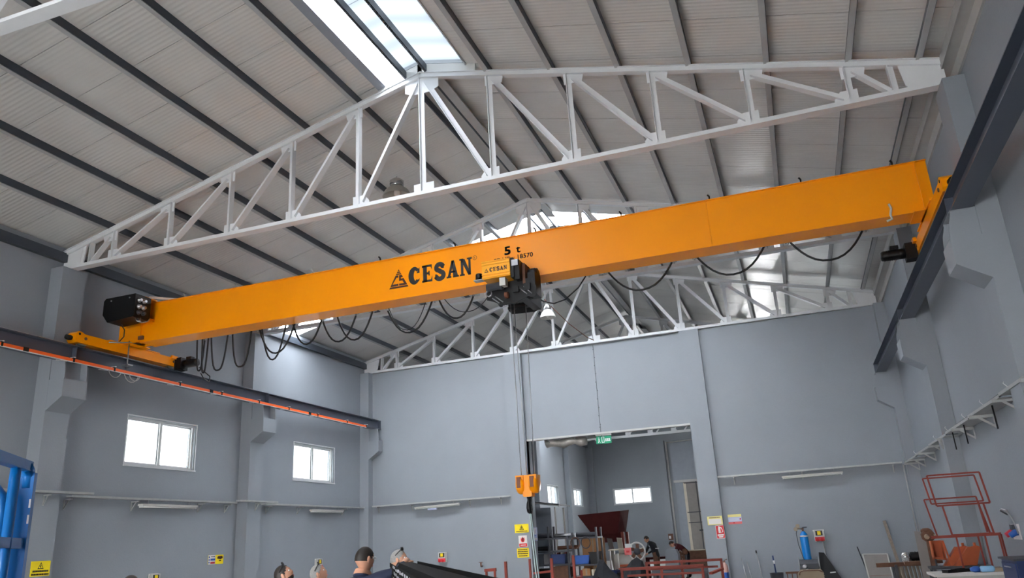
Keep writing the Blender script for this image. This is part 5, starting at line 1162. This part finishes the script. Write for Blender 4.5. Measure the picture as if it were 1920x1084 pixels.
def person(label, pose, cols, hair=None, extras=None, h=1.75, loc=(0,0,0), rz=0., head_pitch=0., head_yaw=0., beard=False, bald=False):
    r = thing('person', label, 'person')
    k = h/1.75
    J = dict(pel=(0,0,.95), sp=(0,0,1.15), ch=(0,.0,1.35), nk=(0,-.01,1.47), hd=(0,.01,1.56), hl=(-.095,0,.92), hr=(.095,0,.92), kl=(-.105,.02,.50), kr=(.105,.02,.50), al=(-.11,-.02,.09), ar=(.11,-.02,.09), tl=(-.12,.13,.05), tr=(.12,.13,.05),
             sl=(-.18,-.01,1.40), sr=(.18,-.01,1.40), el=(-.24,-.03,1.12), er=(.24,-.03,1.12), wl=(-.25,.08,.88), wr=(.25,.08,.88))
    J.update(pose); J = {a: Vector(v)*k for a, v in J.items()}
    R_ = dict(pel=(.155,.115), sp=(.14,.105), ch=(.165,.115), nk=(.062,.062), hd=(.056,.056), hl=(.095,.1), hr=(.095,.1), kl=(.06,.065), kr=(.06,.065), al=(.042,.045), ar=(.042,.045), tl=(.04,.03), tr=(.04,.03), sl=(.07,.07), sr=(.07,.07), el=(.05,.05), er=(.05,.05), wl=(.034,.034), wr=(.034,.034))
    B = [('pel','sp',1),('sp','ch',1),('ch','nk',1),('nk','hd',0),('pel','hl',2),('pel','hr',2),('hl','kl',2),('hr','kr',2),('kl','al',2),('kr','ar',2),('al','tl',6),('ar','tr',6),('ch','sl',1),('ch','sr',1),('sl','el',1),('sr','er',1),('el','wl',1),('er','wr',1)]
    names = list(J); idx = {n_: i for i, n_ in enumerate(names)}
    me = bpy.data.meshes.new('skel'); me.from_pydata([J[n_] for n_ in names], [(idx[a], idx[b]) for a, b, _ in B], [])
    o = bpy.data.objects.new('skel', me); COL.objects.link(o)
    sk = o.modifiers.new('s', 'SKIN'); sd = o.modifiers.new('d', 'SUBSURF'); sd.levels = 1; sd.render_levels = 1
    for n_ in names:
        v = me.skin_vertices[0].data[idx[n_]]; v.radius = (R_[n_][0]*k, R_[n_][1]*k); v.use_root = (n_ == 'pel')
    dg = bpy.context.evaluated_depsgraph_get(); dg.update()
    ev = o.evaluated_get(dg).to_mesh(); vs = [v.co.copy() for v in ev.vertices]; fs = [tuple(p.vertices) for p in ev.polygons]
    o.evaluated_get(dg).to_mesh_clear(); bpy.data.objects.remove(o)
    ms = []
    for f in fs:
        c = sum((vs[i] for i in f), Vector())/len(f)
        m = min(B, key=lambda b: bone_dist(c, J[b[0]], J[b[1]]) - min(R_[b[0]][0], R_[b[1]][0])*.5)[2]
        if m == 1 and (c-J['nk']).length < .05*k and c.z > J['nk'].z: m = 0
        ms.append(m)
    up = (J['hd']-J['nk']).normalized()
    Rm = Matrix.Rotation(head_yaw, 3, 'Z') @ Matrix.Rotation(head_pitch, 3, 'X')
    hc = J['hd'] + Rm @ Vector((0,.02,.075))*k
    head_mesh(vs, fs, ms, hc, Rm, k, beard)
    # hands: palm and five fingers each
    for w_, e_, sx in (('wl','el',-1),('wr','er',1)):
        d = (J[w_]-J[e_]).normalized(); side = d.cross(Vector((0,0,1))); side = side.normalized() if side.length > .1 else Vector((1,0,0)); nn = side.cross(d).normalized()
        if w_ + '_down' in pose or True:
            m_ = MB(); p = J[w_]
            m_.tube([p-d*.01, p+d*.035, p+d*.075, p+d*.09], [.028*k,.040*k,.040*k,.03*k], 8)
            for q_, (off, ln) in enumerate(((-.030,.062),(-.010,.074),(.010,.070),(.028,.055))):
                a = p + d*.085 + side*off; b = a + d*ln*.5 - nn*.008; c = a + d*ln*.85 - nn*.028; m_.tube([a-d*.02, a, b, c], [.010,.0105,.0095,.007], 6)
            a = p + d*.03 + side*(.036*sx); m_.tube([a-side*.01*sx, a+side*.02*sx+d*.025, a+side*.028*sx+d*.055-nn*.01], [.012,.0115,.009], 6)
            b0 = len(vs); vs += m_.v; fs += [tuple(b0+i for i in f) for f in m_.f]; ms += [0]*len(m_.f)
    mesh = bpy.data.meshes.new('body'); mesh.from_pydata([tuple(v) for v in vs], [], fs)
    for m in (cols[0], cols[1], cols[2], 'white', 'signpink', hair or 'hairdark', 'shoe'): mesh.materials.append(M[m])
    mesh.polygons.foreach_set('material_index', ms); mesh.polygons.foreach_set('use_smooth', [True]*len(fs)); mesh.update()
    b = bpy.data.objects.new('body', mesh); COL.objects.link(b); b.parent = r; WL[b] = Vector((0,0,0))
    if hair:
        m_ = MB(); m_.smooth = True; n, kk = 22, 12; keep = {}
        ok = lambda x, y, z: (z > .50 - .35*(y < .55) - .45*(y < .1)) if not bald else (z > -.2 and z < .62 and y < .15)
        for i in range(kk+1):
            for j in range(n):
                th = PI*.72*i/kk; ph = 2*PI*j/n; x, y, z = math.sin(th)*math.cos(ph), math.sin(th)*math.sin(ph), math.cos(th)
                keep[i, j] = ok(x, y, z); yy = y*.104*(1 if y > 0 else 1.07)
                m_.v.append(hc + Rm @ (Vector((x*.083, yy, z*.126))*k))
        for i in range(kk):
            for j in range(n):
                q_ = [(i,j),(i,(j+1) % n),(i+1,(j+1) % n),(i+1,j)]
                if sum(keep[a] for a in q_) >= 3: m_.f.append([a*n+b_ for a, b_ in q_]); m_.mi.append(0); m_.sm.append(True)
        part('hair', m_, hair, r)
    part('collar', MB().tube([J['nk'] + Vector((.072*math.cos(t*PI/8), .068*math.sin(t*PI/8), .008+.018*math.sin(t*PI/8)*-1))*k for t in range(17)], .016*k, 8, cap=False), cols[1], r)
    for e in (extras or []):
        if e == 'glasses_up':
            m_ = MB()
            for sx in (-1, 1): m_.lathe([(.024,0),(.026,.004),(.02,.008)], (0,0,0), 'z', 12)
            m2 = MB()
            for sx in (-1, 1):
                m2.tube([hc + Rm @ (Vector((sx*.035+.025*math.cos(t*PI/6), .055+.0*t, .122+.018*math.sin(t*PI/6)))*k) for t in range(13)], .006, 5)
                m2.tube([hc + Rm @ (Vector((sx*.06,.055,.118))*k), hc + Rm @ (Vector((sx*.088,-.02,.06))*k)], .005, 5)
            part('sunglasses', m2, 'ink', r)
        if e == 'spectacles':
            m2 = MB()
            for sx in (-1, 1):
                m2.tube([hc + Rm @ (Vector((sx*.033+.022*math.cos(t*PI/6), .100, .014+.016*math.sin(t*PI/6)))*k) for t in range(13)], .003, 5)
                m2.tube([hc + Rm @ (Vector((sx*.055,.098,.016))*k), hc + Rm @ (Vector((sx*.082,-.0,.012))*k)], .003, 5)
            part('spectacles', m2, 'lampbody', r)
        if e == 'piping':
            for sx in (-1, 1):
                part('piping', MB().tube([Vector((sx*.055,-.085,1.455))*k, Vector((sx*.075,-.125,1.40))*k, Vector((sx*.10,-.135,1.30))*k, Vector((sx*.12,-.125,1.15))*k], .008, 6), 'white', r)
        if e == 'belt_patch':
            part('reflective_band', MB().bar(J['sp']+Vector((-.12,-.10,.05)), J['sp']+Vector((.12,-.10,.05)), .02, .03), 'white', r)
    r.location = loc; r.rotation_euler = (0,0,rz)
    return r
D2R = PI/180
# facing is local +y; rz turns it
person('dark haired bearded man at the left with sunglasses on his head, looking up', {}, ('skin','blackcloth','jeans'), 'hairdark', ['glasses_up'], 1.63, (.83,-19.50,0), -62*D2R, 34*D2R, 0, True)
person('grey haired person in grey with glasses pushed up, looking up', {}, ('skin','greycloth','jeans'), 'hairgrey', ['glasses_up'], 1.60, (.70,-18.65,0), -62*D2R, 28*D2R, 0)
person('man in navy jacket with white piping reaching over the black profile stack', {'sr':(.185,0,1.455),'wr':(.34,.25,1.575),'er':(.40,-.03,1.50),'wl':(-.26,.16,.9)}, ('skin','navy','jeans'), 'hairdark', ['spectacles','piping'], 1.76, (1.87,-19.69,0), -4*D2R, -4*D2R, -22*D2R)
person('grey haired man with red collar behind the raised arm at the stack end', {'wr':(.2,.4,1.45),'er':(.27,.16,1.22)}, ('skin','redcloth','jeans'), 'hairgrey', ['glasses_up'], 1.71, (1.50,-18.22,0), -75*D2R, 8*D2R, 0)
person('dark haired person at the far left, only the crown of the head showing', {}, ('skin','blackcloth','jeans'), 'hairdark', None, 1.60, (-1.6,-19.2,0), -50*D2R)
BEND = dict(sp=(0,.12,1.08), ch=(0,.28,1.22), nk=(0,.40,1.25), hd=(0,.48,1.24), sl=(-.18,.30,1.22), sr=(.18,.30,1.22), el=(-.22,.44,.90), er=(.22,.44,.90), wl=(-.16,.58,.84), wr=(.16,.58,.84))
person('bending person in black workwear with a reflective band in the far hall', dict(sp=(0,.04,1.14), ch=(0,.14,1.32), nk=(0,.24,1.42), hd=(0,.31,1.47), sl=(-.18,.16,1.36), sr=(.18,.16,1.36), el=(-.24,.26,1.12), er=(.24,.26,1.12), wl=(-.18,.46,1.02), wr=(.18,.46,1.02)), ('skin','blackcloth','brown'), 'hairdark', ['belt_patch'], 1.78, (.66,4.3,0), 70*D2R, -20*D2R)
person('person in a maroon jumper bent over beside the grey blue hood', BEND, ('skin','maroonc','jeans'), 'hairdark', None, 1.80, (1.62,5.75,0), 88*D2R, -45*D2R)
